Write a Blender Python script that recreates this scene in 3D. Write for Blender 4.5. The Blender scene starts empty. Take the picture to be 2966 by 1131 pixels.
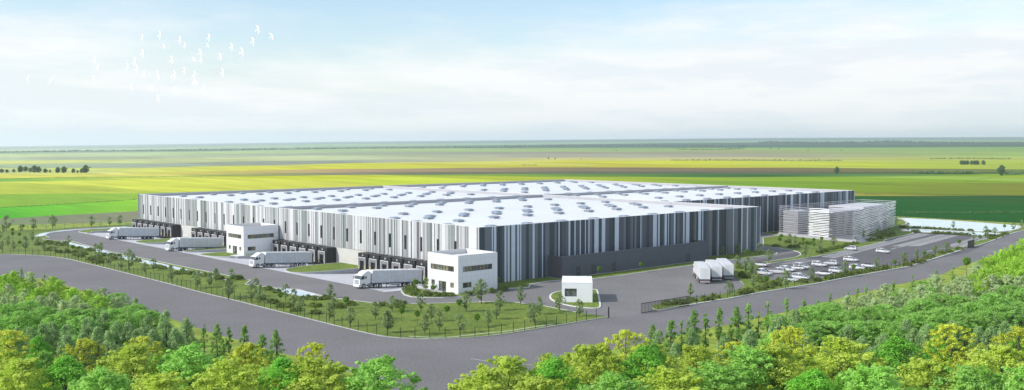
import bpy, bmesh, math, random
from mathutils import Vector, Matrix
from mathutils.geometry import tessellate_polygon
R = math.radians
random.seed(7)
sc = bpy.context.scene
COL = sc.collection

# ------------------------------------------------------------------ camera
CAM = Vector((-142.6, -169.3, 32.0))
HEAD = R(48.0)                       # heading of the view in the ground plane, from +X
PITCH = math.atan(150.2 / 2867.0)
FPX = 2867.0
cam_d = bpy.data.cameras.new('camera')
cam_d.sensor_width = 36.0
cam_d.lens = FPX / 2966.0 * 36.0
cam_d.clip_start = 1.0
cam_d.clip_end = 30000.0
cam = bpy.data.objects.new('camera', cam_d)
COL.objects.link(cam)
cam.location = CAM
cam.rotation_euler = (R(90) - PITCH, 0, HEAD - R(90))
sc.camera = cam
FW = Vector((math.cos(HEAD), math.sin(HEAD), 0)); RT = Vector((math.sin(HEAD), -math.cos(HEAD), 0))
CP, SP = math.cos(PITCH), math.sin(PITCH)

def ray(px, py):
    x = (px - 1483.0) / FPX; y = -(py - 565.5) / FPX
    return RT * x + FW * (CP + SP * y) + Vector((0, 0, -SP + CP * y))
def at(px, py, z=0.0):
    """ground point seen at a survey pixel of the site picture"""
    d = ray(px, py); t = (z - CAM.z) / d.z
    return CAM + d * t
def proj(p):
    v = Vector(p) - CAM
    f = v.dot(FW); u = v.z; d = f * CP - u * SP; y = f * SP + u * CP
    return 1483.0 + FPX * v.dot(RT) / d, 565.5 - FPX * y / d

CR = {'T':(300,600,4.91),'U':(650,640,4.91),'V':(1000,700,4.91),'L':(2240,570,4.91),'K':(2140,700,5.152),'W':(2560,620,4.909),'Z':(0,610,5.167),
 'b':(900,600,2.454),'c':(1500,600,2.454),'d':(2100,500,2.1824),'e':(0,700,2.2786),'f':(600,700,2.279),'g':(1300,700,2.279),'h':(2066,650,2.041),'n':(0,0,1)}
def px(k, a, b):
    o = CR[k]; return o[0] + a / o[2], o[1] + b / o[2]
def pts(k, l, z=0.0):
    return [at(*px(k, a, b), z).xy for a, b in l]

# ------------------------------------------------------------------ materials
MATS = {}
def s2l(c):
    return tuple(((v/255.0)/12.92 if v/255.0 <= 0.04045 else ((v/255.0+0.055)/1.055)**2.4) for v in c)
def material(name, col, rough=0.8, var=0.12, scale=1.0, col2=None, bump=0.0, bscale=None, metal=0.0, spec=0.5, obj=False, rnd=0.0, trans=0.0, detail=4.0, fine=0.0, fscale=20.0, coat=0.0, stretch=None):
    m = bpy.data.materials.new(name); m.use_nodes = True
    nt = m.node_tree; N = nt.nodes; L = nt.links
    b = N['Principled BSDF']; out = N['Material Output']
    b.inputs['Roughness'].default_value = rough; b.inputs['Metallic'].default_value = metal
    b.inputs['Specular IOR Level'].default_value = spec
    if coat: b.inputs['Coat Weight'].default_value = coat
    if obj:
        tc = N.new('ShaderNodeTexCoord'); src = tc.outputs['Object']
    else:
        g = N.new('ShaderNodeNewGeometry'); src = g.outputs['Position']
    if stretch:
        mp = N.new('ShaderNodeMapping'); mp.inputs['Rotation'].default_value = (0, 0, stretch[1]); mp.inputs['Scale'].default_value = stretch[0]
        L.new(src, mp.inputs['Vector']); src = mp.outputs['Vector']
    n = N.new('ShaderNodeTexNoise'); n.inputs['Scale'].default_value = scale; n.inputs['Detail'].default_value = detail
    n.inputs['Roughness'].default_value = 0.65
    L.new(src, n.inputs['Vector'])
    cr = N.new('ShaderNodeMapRange'); cr.inputs['From Min'].default_value = 0.34; cr.inputs['From Max'].default_value = 0.66
    L.new(n.outputs['Fac'], cr.inputs['Value'])
    mx = N.new('ShaderNodeMix'); mx.data_type = 'RGBA'
    if col2 is None:
        A = tuple(c*(1-var) for c in col[:3]) + (1,); B = tuple(min(1, c*(1+var)) for c in col[:3]) + (1,)
    else:
        A = tuple(col[:3]) + (1,); B = tuple(col2[:3]) + (1,)
    mx.inputs['A'].default_value = A; mx.inputs['B'].default_value = B
    L.new(cr.outputs['Result'], mx.inputs['Factor'])
    res = mx.outputs['Result']
    if fine:
        n2 = N.new('ShaderNodeTexNoise'); n2.inputs['Scale'].default_value = fscale; n2.inputs['Detail'].default_value = 2
        L.new(src, n2.inputs['Vector'])
        mr = N.new('ShaderNodeMapRange'); mr.inputs['From Min'].default_value = 0.3; mr.inputs['From Max'].default_value = 0.7
        mr.inputs['To Min'].default_value = 1 - fine; mr.inputs['To Max'].default_value = 1 + fine
        L.new(n2.outputs['Fac'], mr.inputs['Value'])
        vm = N.new('ShaderNodeVectorMath'); vm.operation = 'SCALE'
        L.new(res, vm.inputs[0]); L.new(mr.outputs['Result'], vm.inputs['Scale']); res = vm.outputs['Vector']
    if rnd:
        oi = N.new('ShaderNodeObjectInfo'); mr = N.new('ShaderNodeMapRange')
        mr.inputs['To Min'].default_value = 1 - rnd; mr.inputs['To Max'].default_value = 1 + rnd
        L.new(oi.outputs['Random'], mr.inputs['Value'])
        vm = N.new('ShaderNodeVectorMath'); vm.operation = 'SCALE'
        L.new(res, vm.inputs[0]); L.new(mr.outputs['Result'], vm.inputs['Scale']); res = vm.outputs['Vector']
    L.new(res, b.inputs['Base Color'])
    if bump:
        nb = N.new('ShaderNodeTexNoise'); nb.inputs['Scale'].default_value = bscale or scale*4; nb.inputs['Detail'].default_value = 3
        L.new(src, nb.inputs['Vector'])
        bp = N.new('ShaderNodeBump'); bp.inputs['Strength'].default_value = bump; bp.inputs['Distance'].default_value = 0.1
        L.new(nb.outputs['Fac'], bp.inputs['Height']); L.new(bp.outputs['Normal'], b.inputs['Normal'])
    if trans:
        t = N.new('ShaderNodeBsdfTranslucent'); L.new(res, t.inputs['Color'])
        ms = N.new('ShaderNodeMixShader'); ms.inputs[0].default_value = trans
        L.new(b.outputs[0], ms.inputs[1]); L.new(t.outputs[0], ms.inputs[2]); L.new(ms.outputs[0], out.inputs['Surface'])
    MATS[name] = m
    return m
M = MATS
material('asphalt', (0.160,0.152,0.152), 0.9, 0.10, 0.06, fine=0.2, fscale=2.6, bump=0.2, bscale=6)
material('asphalt_drive', (0.172,0.165,0.162), 0.9, 0.10, 0.07, fine=0.22, fscale=2.6, bump=0.2, bscale=6)
material('yard_concrete', (0.50,0.50,0.52), 0.85, 0.06, 0.1, fine=0.08, fscale=1.5)
material('grass', (0.090,0.150,0.008), 0.9, 0.2, 0.15, col2=(0.150,0.205,0.014), fine=0.3, fscale=1.2, bump=0.4, bscale=3)
material('meadow', (0.26,0.30,0.022), 0.9, 0.2, 0.07, col2=(0.17,0.27,0.02), fine=0.35, fscale=0.5, bump=0.4, bscale=2, stretch=((1,0.3,1), R(-42)))
material('kerb', (0.62,0.62,0.60), 0.8, 0.08, 0.5)
material('wall_concrete', (0.42,0.43,0.45), 0.85, 0.08, 0.3, fine=0.06, fscale=3)
material('plinth', (0.52,0.51,0.49), 0.85, 0.04, 0.3, fine=0.05, fscale=4)
material('roof_membrane', (0.74,0.745,0.75), 0.45, 0.02, 0.05, spec=0.6)
material('parapet_grey', (0.36,0.36,0.38), 0.7, 0.05, 0.3)
material('parapet_cap', (0.72,0.72,0.73), 0.6, 0.05, 0.3)
for nm, c in dict(c_white=(0.57,0.575,0.58), c_pale=(0.43,0.435,0.44), c_grey=(0.29,0.295,0.30), c_sage=(0.195,0.23,0.215), c_dim=(0.12,0.125,0.13)).items():
    material(nm, c, 0.55, 0.03, 0.5, fine=0.05, fscale=8)
for nm, c in dict(d_light=(0.62,0.69,0.78), d_mid=(0.150,0.170,0.205), d_slate=(0.085,0.100,0.125), d_dark=(0.034,0.055,0.075), d_black=(0.022,0.03,0.04)).items():
    material(nm, c, 0.5, 0.04, 0.5, fine=0.04, fscale=8)
material('window_dark', (0.012,0.013,0.012), 0.08, 0.5, 0.8, col2=(0.03,0.032,0.028), spec=0.6)
material('frame_dark', (0.03,0.03,0.032), 0.4, 0.05, 1)
material('dock_black', (0.010,0.010,0.011), 0.6, 0.2, 1)
material('dock_top', (0.016,0.016,0.018), 0.5, 0.2, 1)
material('dock_grey', (0.17,0.17,0.18), 0.6, 0.1, 1)
material('void_black', (0.003,0.003,0.003), 0.9, 0.1, 1)
material('white_paint', (0.8,0.8,0.8), 0.5, 0.03, 1)
material('road_white', (0.78,0.78,0.77), 0.8, 0.1, 1.5)
material('yellow_paint', (0.75,0.62,0.05), 0.5, 0.05, 1)
material('render_white', (0.65,0.65,0.645), 0.8, 0.03, 2.0, fine=0.07, fscale=7, bump=0.15, bscale=14)
material('panel_white', (0.86,0.87,0.89), 0.6, 0.02, 1.0)
material('joint_grey', (0.55,0.57,0.6), 0.8, 0.02, 1)
material('glass_cream', (0.30,0.27,0.15), 0.06, 0.4, 1.2, col2=(0.13,0.12,0.08), spec=0.8)
material('glass_grey', (0.20,0.22,0.21), 0.05, 0.4, 1.0, col2=(0.07,0.08,0.08), spec=0.8)
material('glass_dark', (0.03,0.035,0.03), 0.05, 0.4, 1.0, col2=(0.08,0.08,0.05), spec=0.8)
material('annex_dark', (0.10,0.11,0.135), 0.75, 0.06, 0.5, fine=0.08, fscale=5)
material('annex_side', (0.115,0.115,0.125), 0.75, 0.06, 0.5, fine=0.08, fscale=5)
material('door_dark', (0.06,0.065,0.075), 0.5, 0.05, 1)
material('sky_dome', (0.16,0.21,0.27), 0.15, 0.05, 1, col2=(0.30,0.36,0.42), spec=0.8)
material('curb_white', (0.40,0.42,0.45), 0.5, 0.03, 1)
material('truck_white', (0.80,0.81,0.82), 0.35, 0.03, 0.6, fine=0.02, fscale=3, coat=0.3, obj=True)
material('curtain', (0.55,0.58,0.62), 0.55, 0.05, 0.5, fine=0.05, fscale=2, obj=True)
material('truck_grey', (0.20,0.21,0.23), 0.5, 0.1, 1, obj=True)
material('truck_blue', (0.06,0.11,0.18), 0.5, 0.1, 1, obj=True)
material('tyre', (0.02,0.02,0.021), 0.85, 0.1, 2, obj=True)
material('rim', (0.50,0.51,0.53), 0.35, 0.05, 2, metal=0.4, obj=True)
material('car_silver', (0.66,0.67,0.69), 0.25, 0.03, 1, metal=0.35, coat=0.6, obj=True, rnd=0.06)
material('car_glass', (0.05,0.065,0.085), 0.05, 0.05, 1, spec=0.9, obj=True)
material('car_trim', (0.03,0.03,0.032), 0.6, 0.1, 1, obj=True)
material('lamp_clear', (0.8,0.82,0.85), 0.1, 0.03, 1, obj=True)
material('lamp_red', (0.55,0.03,0.03), 0.3, 0.05, 1, obj=True)
material('fence_black', (0.006,0.006,0.006), 0.6, 0.1, 1)
material('gate_grey', (0.03,0.03,0.033), 0.5, 0.1, 1)
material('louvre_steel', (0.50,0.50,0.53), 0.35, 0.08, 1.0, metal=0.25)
material('louvre_sunlit', (0.82,0.82,0.83), 0.5, 0.06, 1.0)  # sunlit stretch of the front-left screen, light put into the slat colour
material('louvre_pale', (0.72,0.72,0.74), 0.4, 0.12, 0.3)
material('louvre_shaded', (0.20,0.20,0.22), 0.35, 0.25, 0.6)  # shaded stretch of the same screen, shade put into the slat colour
material('louvre_dark', (0.16,0.16,0.17), 0.6, 0.2, 1.0)
material('louvre_white', (0.50,0.50,0.52), 0.6, 0.03, 1)
material('bark', (0.10,0.075,0.055), 0.9, 0.2, 3, obj=True, rnd=0.15)
material('bark_pale', (0.28,0.25,0.20), 0.9, 0.2, 3, obj=True)
material('bird_white', (0.93,0.94,0.96), 0.8, 0.01, 3, obj=True)
material('stone_edge', (0.52,0.50,0.48), 0.9, 0.12, 0.3, fine=0.1, fscale=2)
material('path', (0.46,0.46,0.44), 0.9, 0.08, 0.3, fine=0.1, fscale=2)
def leaf(name, a, b, scale=0.6, rnd=0.10, trans=0.45):
    return material(name, a, 0.75, 0.2, scale, col2=b, obj=True, rnd=rnd, trans=trans, spec=0.25, detail=2)
leaf('leaf_lawn', (0.19,0.29,0.09), (0.42,0.53,0.25), 1.2)
leaf('leaf_ball', (0.10,0.25,0.02), (0.24,0.42,0.05), 1.5)
leaf('leaf_shrub', (0.12,0.19,0.03), (0.28,0.36,0.09), 1.6)
leaf('leaf_lime', (0.42,0.58,0.05), (0.70,0.82,0.17), 0.5, trans=0.5)
leaf('leaf_green', (0.16,0.50,0.04), (0.38,0.74,0.11), 0.5, trans=0.5)
leaf('leaf_fresh', (0.30,0.62,0.08), (0.52,0.82,0.22), 0.5, trans=0.5)
leaf('leaf_bright', (0.34,0.62,0.05), (0.58,0.82,0.13), 0.5, trans=0.5)
leaf('leaf_gold', (0.46,0.53,0.035), (0.78,0.86,0.13), 0.7, trans=0.45)
leaf('leaf_thuja', (0.24,0.42,0.12), (0.52,0.70,0.34), 0.8)
leaf('leaf_pine', (0.15,0.34,0.06), (0.34,0.54,0.14), 0.8)
leaf('leaf_silver', (0.42,0.58,0.24), (0.70,0.82,0.46), 0.6, trans=0.45)
leaf('leaf_acacia', (0.20,0.48,0.06), (0.44,0.70,0.18), 0.5, trans=0.5)
leaf('leaf_far', (0.08,0.18,0.06), (0.16,0.28,0.10), 0.1)
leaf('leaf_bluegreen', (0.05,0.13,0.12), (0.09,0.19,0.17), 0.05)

# water
m = material('water', (0.50,0.66,0.74), 0.18, 0.1, 0.3, col2=(0.74,0.84,0.88), bump=1.0, bscale=1.1, spec=0.6, fine=0.22, fscale=1.6)
# distant fields: colour of each field comes with the mesh, furrows and blotches are added
m = bpy.data.materials.new('field_crops'); m.use_nodes = True; nt = m.node_tree; N = nt.nodes; L = nt.links
at_ = N.new('ShaderNodeVertexColor'); at_.layer_name = 'crop'
g = N.new('ShaderNodeNewGeometry'); mp = N.new('ShaderNodeMapping'); mp.inputs['Rotation'].default_value = (0,0,R(-48)); mp.inputs['Scale'].default_value = (0.035,0.006,0.01)
L.new(g.outputs['Position'], mp.inputs['Vector'])
n1 = N.new('ShaderNodeTexNoise'); n1.inputs['Scale'].default_value = 1.0; n1.inputs['Detail'].default_value = 7; n1.inputs['Roughness'].default_value = 0.7
L.new(mp.outputs[0], n1.inputs['Vector'])
mr = N.new('ShaderNodeMapRange'); mr.inputs['From Min'].default_value = 0.3; mr.inputs['From Max'].default_value = 0.7; mr.inputs['To Min'].default_value = 0.72; mr.inputs['To Max'].default_value = 1.24
L.new(n1.outputs['Fac'], mr.inputs['Value'])
# long narrow plots of slightly different crops
mp2 = N.new('ShaderNodeMapping'); mp2.inputs['Rotation'].default_value = (0,0,R(-48)); mp2.inputs['Scale'].default_value = (0.0045,0.0011,0.01)
L.new(g.outputs['Position'], mp2.inputs['Vector'])
vo = N.new('ShaderNodeTexVoronoi'); vo.distance = 'MANHATTAN'; vo.inputs['Scale'].default_value = 1.0; L.new(mp2.outputs[0], vo.inputs['Vector'])
hs = N.new('ShaderNodeHueSaturation'); sp = N.new('ShaderNodeSeparateColor'); L.new(vo.outputs['Color'], sp.inputs[0])
m1 = N.new('ShaderNodeMapRange'); m1.inputs['To Min'].default_value = 0.485; m1.inputs['To Max'].default_value = 0.515; L.new(sp.outputs[0], m1.inputs['Value']); L.new(m1.outputs[0], hs.inputs['Hue'])
m2 = N.new('ShaderNodeMapRange'); m2.inputs['To Min'].default_value = 0.84; m2.inputs['To Max'].default_value = 1.12; L.new(sp.outputs[1], m2.inputs['Value']); L.new(m2.outputs[0], hs.inputs['Value'])
m3 = N.new('ShaderNodeMapRange'); m3.inputs['To Min'].default_value = 0.88; m3.inputs['To Max'].default_value = 1.08; L.new(sp.outputs[2], m3.inputs['Value']); L.new(m3.outputs[0], hs.inputs['Saturation'])
L.new(at_.outputs['Color'], hs.inputs['Color'])
vm = N.new('ShaderNodeVectorMath'); vm.operation = 'SCALE'; L.new(hs.outputs['Color'], vm.inputs[0]); L.new(mr.outputs[0], vm.inputs['Scale'])
L.new(vm.outputs[0], N['Principled BSDF'].inputs['Base Color']); N['Principled BSDF'].inputs['Roughness'].default_value = 1.0
N['Principled BSDF'].inputs['Specular IOR Level'].default_value = 0.1
M['field_crops'] = m

# ------------------------------------------------------------------ mesh building
class MB:
    def __init__(s): s.v = []; s.f = []; s.m = []; s.names = []
    def mi(s, mat):
        if mat not in s.names: s.names.append(mat)
        return s.names.index(mat)
    def add(s, vs, fs, mat, tf=None):
        k = len(s.v)
        for v in vs:
            v = Vector(v)
            s.v.append(tuple(tf @ v) if tf is not None else tuple(v))
        i = s.mi(mat)
        for f in fs: s.f.append(tuple(k + a for a in f)); s.m.append(i)
        return s
    def box(s, x0, y0, z0, x1, y1, z1, mat, tf=None):
        vs = [(x0,y0,z0),(x1,y0,z0),(x1,y1,z0),(x0,y1,z0),(x0,y0,z1),(x1,y0,z1),(x1,y1,z1),(x0,y1,z1)]
        return s.add(vs, [(0,3,2,1),(4,5,6,7),(0,1,5,4),(1,2,6,5),(2,3,7,6),(3,0,4,7)], mat, tf)
    def hexa(s, vs, mat, tf=None):
        return s.add(vs, [(0,3,2,1),(4,5,6,7),(0,1,5,4),(1,2,6,5),(2,3,7,6),(3,0,4,7)], mat, tf)
    def quad(s, a, b, c, d, mat): return s.add([a,b,c,d], [(0,1,2,3)], mat)
    def tube(s, p, q, r, mat, n=6, r2=None, tf=None):
        p = Vector(p); q = Vector(q); d = (q-p).normalized(); r2 = r if r2 is None else r2
        a = d.orthogonal().normalized(); b = d.cross(a)
        vs = []
        for k in range(n):
            t = 2*math.pi*k/n; o = a*math.cos(t) + b*math.sin(t)
            vs.append(p + o*r); vs.append(q + o*r2)
        fs = [(2*k, 2*((k+1)%n), 2*((k+1)%n)+1, 2*k+1) for k in range(n)]
        fs += [tuple(2*k for k in range(n))[::-1], tuple(2*k+1 for k in range(n))]
        return s.add(vs, fs, mat, tf)
    def loft(s, rings, mat, tf=None, close=True):
        n = len(rings[0]); vs = [v for r in rings for v in r]; fs = []
        for i in range(len(rings)-1):
            for k in range(n):
                if not close and k == n-1: continue
                fs.append((i*n+k, i*n+(k+1)%n, (i+1)*n+(k+1)%n, (i+1)*n+k))
        fs.append(tuple(range(n))[::-1]); fs.append(tuple((len(rings)-1)*n+k for k in range(n)))
        return s.add(vs, fs, mat, tf)
    def mesh(s, name, smooth=False):
        me = bpy.data.meshes.new(name); me.from_pydata(s.v, [], s.f)
        for n in s.names: me.materials.append(M[n])
        me.polygons.foreach_set('material_index', s.m)
        if smooth: me.polygons.foreach_set('use_smooth', [True]*len(s.f))
        me.update(); return me
    def build(s, name, parent=None, loc=None, smooth=False, fix=False):
        me = s.mesh(name, smooth)
        if fix:
            b = bmesh.new(); b.from_mesh(me); bmesh.ops.recalc_face_normals(b, faces=b.faces); b.to_mesh(me); b.free()
        return link(name, me, parent, loc)
def link(name, data, parent=None, loc=None, rz=0.0):
    o = bpy.data.objects.new(name, data); COL.objects.link(o)
    if parent is not None: o.parent = parent
    if loc is not None: o.location = loc
    if rz: o.rotation_euler.z = rz
    return o
def tag(o, label=None, cat=None, group=None, kind=None):
    if label: o['label'] = label
    if cat: o['category'] = cat
    if group: o['group'] = group
    if kind: o['kind'] = kind
    return o
def empty(name, loc=(0,0,0), rz=0.0, label=None, cat=None, group=None):
    o = link(name, None, None, loc, rz); o.empty_display_size = 0.5
    return tag(o, label, cat, group)
def copy_tree(o, parent=None):
    c = o.copy(); COL.objects.link(c)
    if parent is not None: c.parent = parent
    for ch in list(o.children): copy_tree(ch, c)
    return c

ORD = ['first','second','third','fourth','fifth','sixth','seventh','eighth','ninth','tenth','eleventh','twelfth','thirteenth','fourteenth','fifteenth','sixteenth','seventeenth','eighteenth','nineteenth','twentieth']
TENS = {20:'twenty',30:'thirty',40:'forty',50:'fifty'}
def ordinal(i):
    if i < 20: return ORD[i]
    t = (i+1)//10*10; r = (i+1) % 10
    return (TENS[t]+'-'+ORD[r-1]) if r else {30:'thirtieth',40:'fortieth',50:'fiftieth'}[t]

def sheet(name, outer, z, mat, holes=(), kind='structure', zf=None, label=None):
    loops = [[Vector((p[0], p[1], 0)) for p in outer]] + [[Vector((p[0], p[1], 0)) for p in h] for h in holes]
    tris = tessellate_polygon(loops)
    vs = [v for l in loops for v in l]
    mb = MB()
    fs = []
    for t in tris:
        a, b, c = (vs[i] for i in t)
        fs.append(tuple(t) if (b-a).cross(c-a).z > 0 else tuple(t)[::-1])
    mb.add([(v.x, v.y, zf(v.x, v.y) if zf else z) for v in vs], fs, mat)
    o = mb.build(name); tag(o, label, None, None, kind)
    return o
def slab(name, outer, z0, z1, top, side, label=None, cat=None, kind='structure', kerb=0.0, kerb_mat='kerb'):
    """raised bed: top sheet with a kerb ring round it"""
    P_ = [Vector((p[0], p[1])) for p in outer]
    n = len(P_); area = sum(P_[i].x*P_[(i+1)%n].y - P_[(i+1)%n].x*P_[i].y for i in range(n))
    if area < 0: P_.reverse()
    mb = MB()
    tris = tessellate_polygon([[v.to_3d() for v in P_]])
    fs = []
    for t in tris:
        a, b, c = (P_[i].to_3d() for i in t)
        fs.append(tuple(t) if (b-a).cross(c-a).z > 0 else tuple(t)[::-1])
    mb.add([(v.x, v.y, z1) for v in P_], fs, top)
    if side:
        for i in range(n):
            a, b = P_[i], P_[(i+1) % n]
            mb.quad((a.x,a.y,z0),(b.x,b.y,z0),(b.x,b.y,z1),(a.x,a.y,z1), side)
    o = mb.build(name); tag(o, label, cat, None, kind)
    if kerb: ring(P_, kerb, z0, z1+0.03, kerb_mat)
    return o
def offset_line(P_, d, closed):
    out = []; n = len(P_)
    for i in range(n):
        a = P_[(i-1) % n] if (closed or i > 0) else P_[i]; b = P_[i]; c = P_[(i+1) % n] if (closed or i < n-1) else P_[i]
        t1 = (b-a); t2 = (c-b)
        t1 = t1.normalized() if t1.length > 1e-6 else t2.normalized(); t2 = t2.normalized() if t2.length > 1e-6 else t1
        t = (t1+t2); t = t.normalized() if t.length > 1e-4 else t1
        nrm = Vector((t.y, -t.x)); s = max(0.5, nrm.dot(Vector((t1.y, -t1.x))))
        out.append(b + nrm*(d/s))
    return out
def ring(P_, w, z0, z1, mat, closed=True, name='kerb'):
    P_ = [Vector((p[0], p[1])) for p in P_]
    if closed and sum(P_[i].x*P_[(i+1)%len(P_)].y - P_[(i+1)%len(P_)].x*P_[i].y for i in range(len(P_))) < 0: P_.reverse()
    O_ = offset_line(P_, w, closed); n = len(P_); mb = MB()
    for i in range(n if closed else n-1):
        j = (i+1) % n
        a, b, c, d = P_[i], P_[j], O_[j], O_[i]
        mb.quad((a.x,a.y,z1),(b.x,b.y,z1),(c.x,c.y,z1),(d.x,d.y,z1), mat)
        mb.quad((d.x,d.y,z0),(c.x,c.y,z0),(c.x,c.y,z1),(d.x,d.y,z1), mat)
        mb.quad((b.x,b.y,z0),(a.x,a.y,z0),(a.x,a.y,z1),(b.x,b.y,z1), mat)
    o = mb.build(name, fix=True); tag(o, None, None, None, 'structure'); return o
def smooth_line(P_, closed=False, it=2):
    P_ = [Vector((p[0], p[1])) for p in P_]
    for _ in range(it):
        Q_ = []
        n = len(P_)
        rng = range(n) if closed else range(n-1)
        if not closed: Q_.append(P_[0])
        for i in rng:
            a, b = P_[i], P_[(i+1) % n]
            Q_ += [a*0.75+b*0.25, a*0.25+b*0.75]
        if not closed: Q_.append(P_[-1])
        P_ = Q_
    return P_

# ------------------------------------------------------------------ far land
XK = [0, 400, 1000, 1600, 2200, 2966]
def interp(v, x):
    if x <= XK[0]: return v[0] + (v[1]-v[0])*(x-XK[0])/(XK[1]-XK[0])*0.3 if not isinstance(v[0], tuple) else v[0]
    if x >= XK[-1]: return v[-1] + ((v[-1]-v[-2])*(x-XK[-1])/(XK[-1]-XK[-2])*0.3 if not isinstance(v[0], tuple) else 0) if not isinstance(v[0], tuple) else v[-1]
    for i in range(5):
        if XK[i] <= x <= XK[i+1]:
            t = (x-XK[i])/(XK[i+1]-XK[i])
            if isinstance(v[0], tuple): return tuple(a+(b-a)*t for a, b in zip(v[i], v[i+1]))
            return v[i]+(v[i+1]-v[i])*t
YH = [425, 419, 411, 405.5, 400, 397]
def land(x, y):
    yh = interp(YH, x)
    if y >= 470: return at(x, y, -0.10)
    t = (y-yh)/(470.0-yh)
    D = 1.0/(t/1677.0 + (1-t)/14000.0)
    d = ray(x, y); k = D / d.dot(FW)
    return CAM + d*k
BANDS = [YH,
 [433,428,418,413,408,405],[440,435,425,419,413,411],[447,442,431,430,428,427],[455,452,442,440,436,440],[466,462,450,447,447,452],
 [476,474,463,458,456,459],[488,486,474,466,464,466],[503,500,491,484,487,491],[516,511,499,497,497,498],[520,514,507,505.5,504,505],
 [527,520,512,512,513,511],[562,560,545,530,525,530.5],[603,579,570,560,550,566],[634,612,600,583,569,568],[658,648,622,585,610,652]]
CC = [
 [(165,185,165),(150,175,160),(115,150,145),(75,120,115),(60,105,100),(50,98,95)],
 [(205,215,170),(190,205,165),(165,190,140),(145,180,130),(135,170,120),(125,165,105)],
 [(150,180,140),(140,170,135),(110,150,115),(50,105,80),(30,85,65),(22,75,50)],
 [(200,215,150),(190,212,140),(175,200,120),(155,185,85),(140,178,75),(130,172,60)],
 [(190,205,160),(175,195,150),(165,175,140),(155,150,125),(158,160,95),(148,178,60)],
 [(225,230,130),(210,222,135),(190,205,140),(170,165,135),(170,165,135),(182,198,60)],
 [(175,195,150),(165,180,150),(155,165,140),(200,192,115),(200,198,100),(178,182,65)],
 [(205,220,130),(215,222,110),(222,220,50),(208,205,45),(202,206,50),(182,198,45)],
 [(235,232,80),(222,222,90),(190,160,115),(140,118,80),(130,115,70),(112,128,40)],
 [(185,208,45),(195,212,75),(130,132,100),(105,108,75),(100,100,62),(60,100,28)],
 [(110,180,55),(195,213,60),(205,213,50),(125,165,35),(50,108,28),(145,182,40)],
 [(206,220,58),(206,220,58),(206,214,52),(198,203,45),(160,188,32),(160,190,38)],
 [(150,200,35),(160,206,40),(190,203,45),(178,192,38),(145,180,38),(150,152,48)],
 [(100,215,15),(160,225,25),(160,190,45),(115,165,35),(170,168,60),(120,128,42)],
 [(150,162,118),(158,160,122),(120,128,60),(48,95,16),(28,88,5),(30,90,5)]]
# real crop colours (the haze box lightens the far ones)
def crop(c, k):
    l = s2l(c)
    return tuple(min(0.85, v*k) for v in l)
xs = [-1200,-600,-200] + list(range(0, 3000, 60)) + [3100,3400,3900,4400]
mb = MB(); colr = []
rows = []
sub = []
for b in range(len(BANDS)-1):
    k = 3 if b > 10 else 2
    for j in range(k): sub.append((b, j/k))
sub.append((len(BANDS)-2, 1.0))
def bump_(x, b): return 0.9*math.sin(x*0.004+b*1.7) + 0.5*math.sin(x*0.013+b*2.3)
def by(b, x):
    y = interp(BANDS[b], x)
    if 1 <= b <= 13: y += bump_(x, b)*min(1.0, (b+2)/8)
    return y
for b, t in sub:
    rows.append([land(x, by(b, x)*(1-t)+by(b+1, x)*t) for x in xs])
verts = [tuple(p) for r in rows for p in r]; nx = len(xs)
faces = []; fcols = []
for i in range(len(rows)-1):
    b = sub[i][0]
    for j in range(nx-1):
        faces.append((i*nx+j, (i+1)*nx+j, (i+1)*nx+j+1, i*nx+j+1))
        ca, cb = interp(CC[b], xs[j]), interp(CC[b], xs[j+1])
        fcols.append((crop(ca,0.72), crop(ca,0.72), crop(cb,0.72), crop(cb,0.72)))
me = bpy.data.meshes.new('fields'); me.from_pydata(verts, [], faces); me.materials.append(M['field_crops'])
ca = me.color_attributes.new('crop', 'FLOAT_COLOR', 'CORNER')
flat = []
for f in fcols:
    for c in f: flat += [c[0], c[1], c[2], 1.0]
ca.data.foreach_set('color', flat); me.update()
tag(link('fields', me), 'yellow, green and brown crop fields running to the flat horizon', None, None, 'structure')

# ------------------------------------------------------------------ near ground
HOLE = [(-21,9),(0.3,9),(0.3,198),(-21,198)]
site_out = [land(x, y).xy for x, y in [(-900,672),(0,654),(392,644),(1000,618),(1625,582),(2468,628),(2600,628),(2966,648),(3400,672)]] + \
           [Vector((330,-120)), Vector((120,-260)), Vector((-140,-330)), Vector((-330,-120)), Vector((-240,120))]
sheet('meadow_ground', site_out, -0.02, 'meadow', [HOLE])
# outer road
north = pts('Z', [(-1500,655),(0,660),(380,670),(620,685),(830,705),(1000,730),(1200,780),(1500,850),(2020,982)]) + \
        pts('e', [(1100,280),(1300,335),(1595,405)]) + pts('f', [(300,425),(600,500),(900,575),(1050,612),(1200,640),(1400,650),(1500,652),(1700,643),(1820,635)]) + \
        pts('g', [(400,612),(600,580),(800,545),(1000,512),(1055,505)])
north_gap = pts('c', [(700,790),(877,757)])
north2 = pts('c', [(1000,740),(1215,700),(1500,655),(1718,613)]) + pts('K', [(700,708),(1180,632),(1500,568),(1960,485),(2576,372)]) + pts('W', [(1140,510),(1290,465),(1500,400),(1700,320),(1850,270),(1993,235)])
far_e = [north2[-1] + (north2[-1]-north2[-2])*3.0]
S_e = [p + Vector((8,-16)) for p in far_e]
southR = pts('n', [(2966,712)]) + pts('W', [(1300,680),(1000,770),(800,880)]) + pts('d', [(960,735),(370,885),(180,925)]) + pts('c', [(1600,820),(1400,850),(1280,880)]) + pts('n', [(1900,985),(1750,1018),(1600,1052),(1470,1095),(1380,1160),(1340,1260),(1330,1500)])
southL = pts('n', [(1230,1500),(1215,1260),(1170,1150),(1080,1100),(995,1070)]) + pts('f', [(540,745),(400,720),(180,640)]) + pts('e', [(1450,620),(1300,570),(1150,515),(900,430),(700,375),(500,310),(330,255),(250,240),(0,235),(-700,225)])
road = smooth_line(north, it=1) + north_gap + north2 + far_e + S_e + smooth_line(southR, it=1) + smooth_line(southL, it=1)
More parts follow.
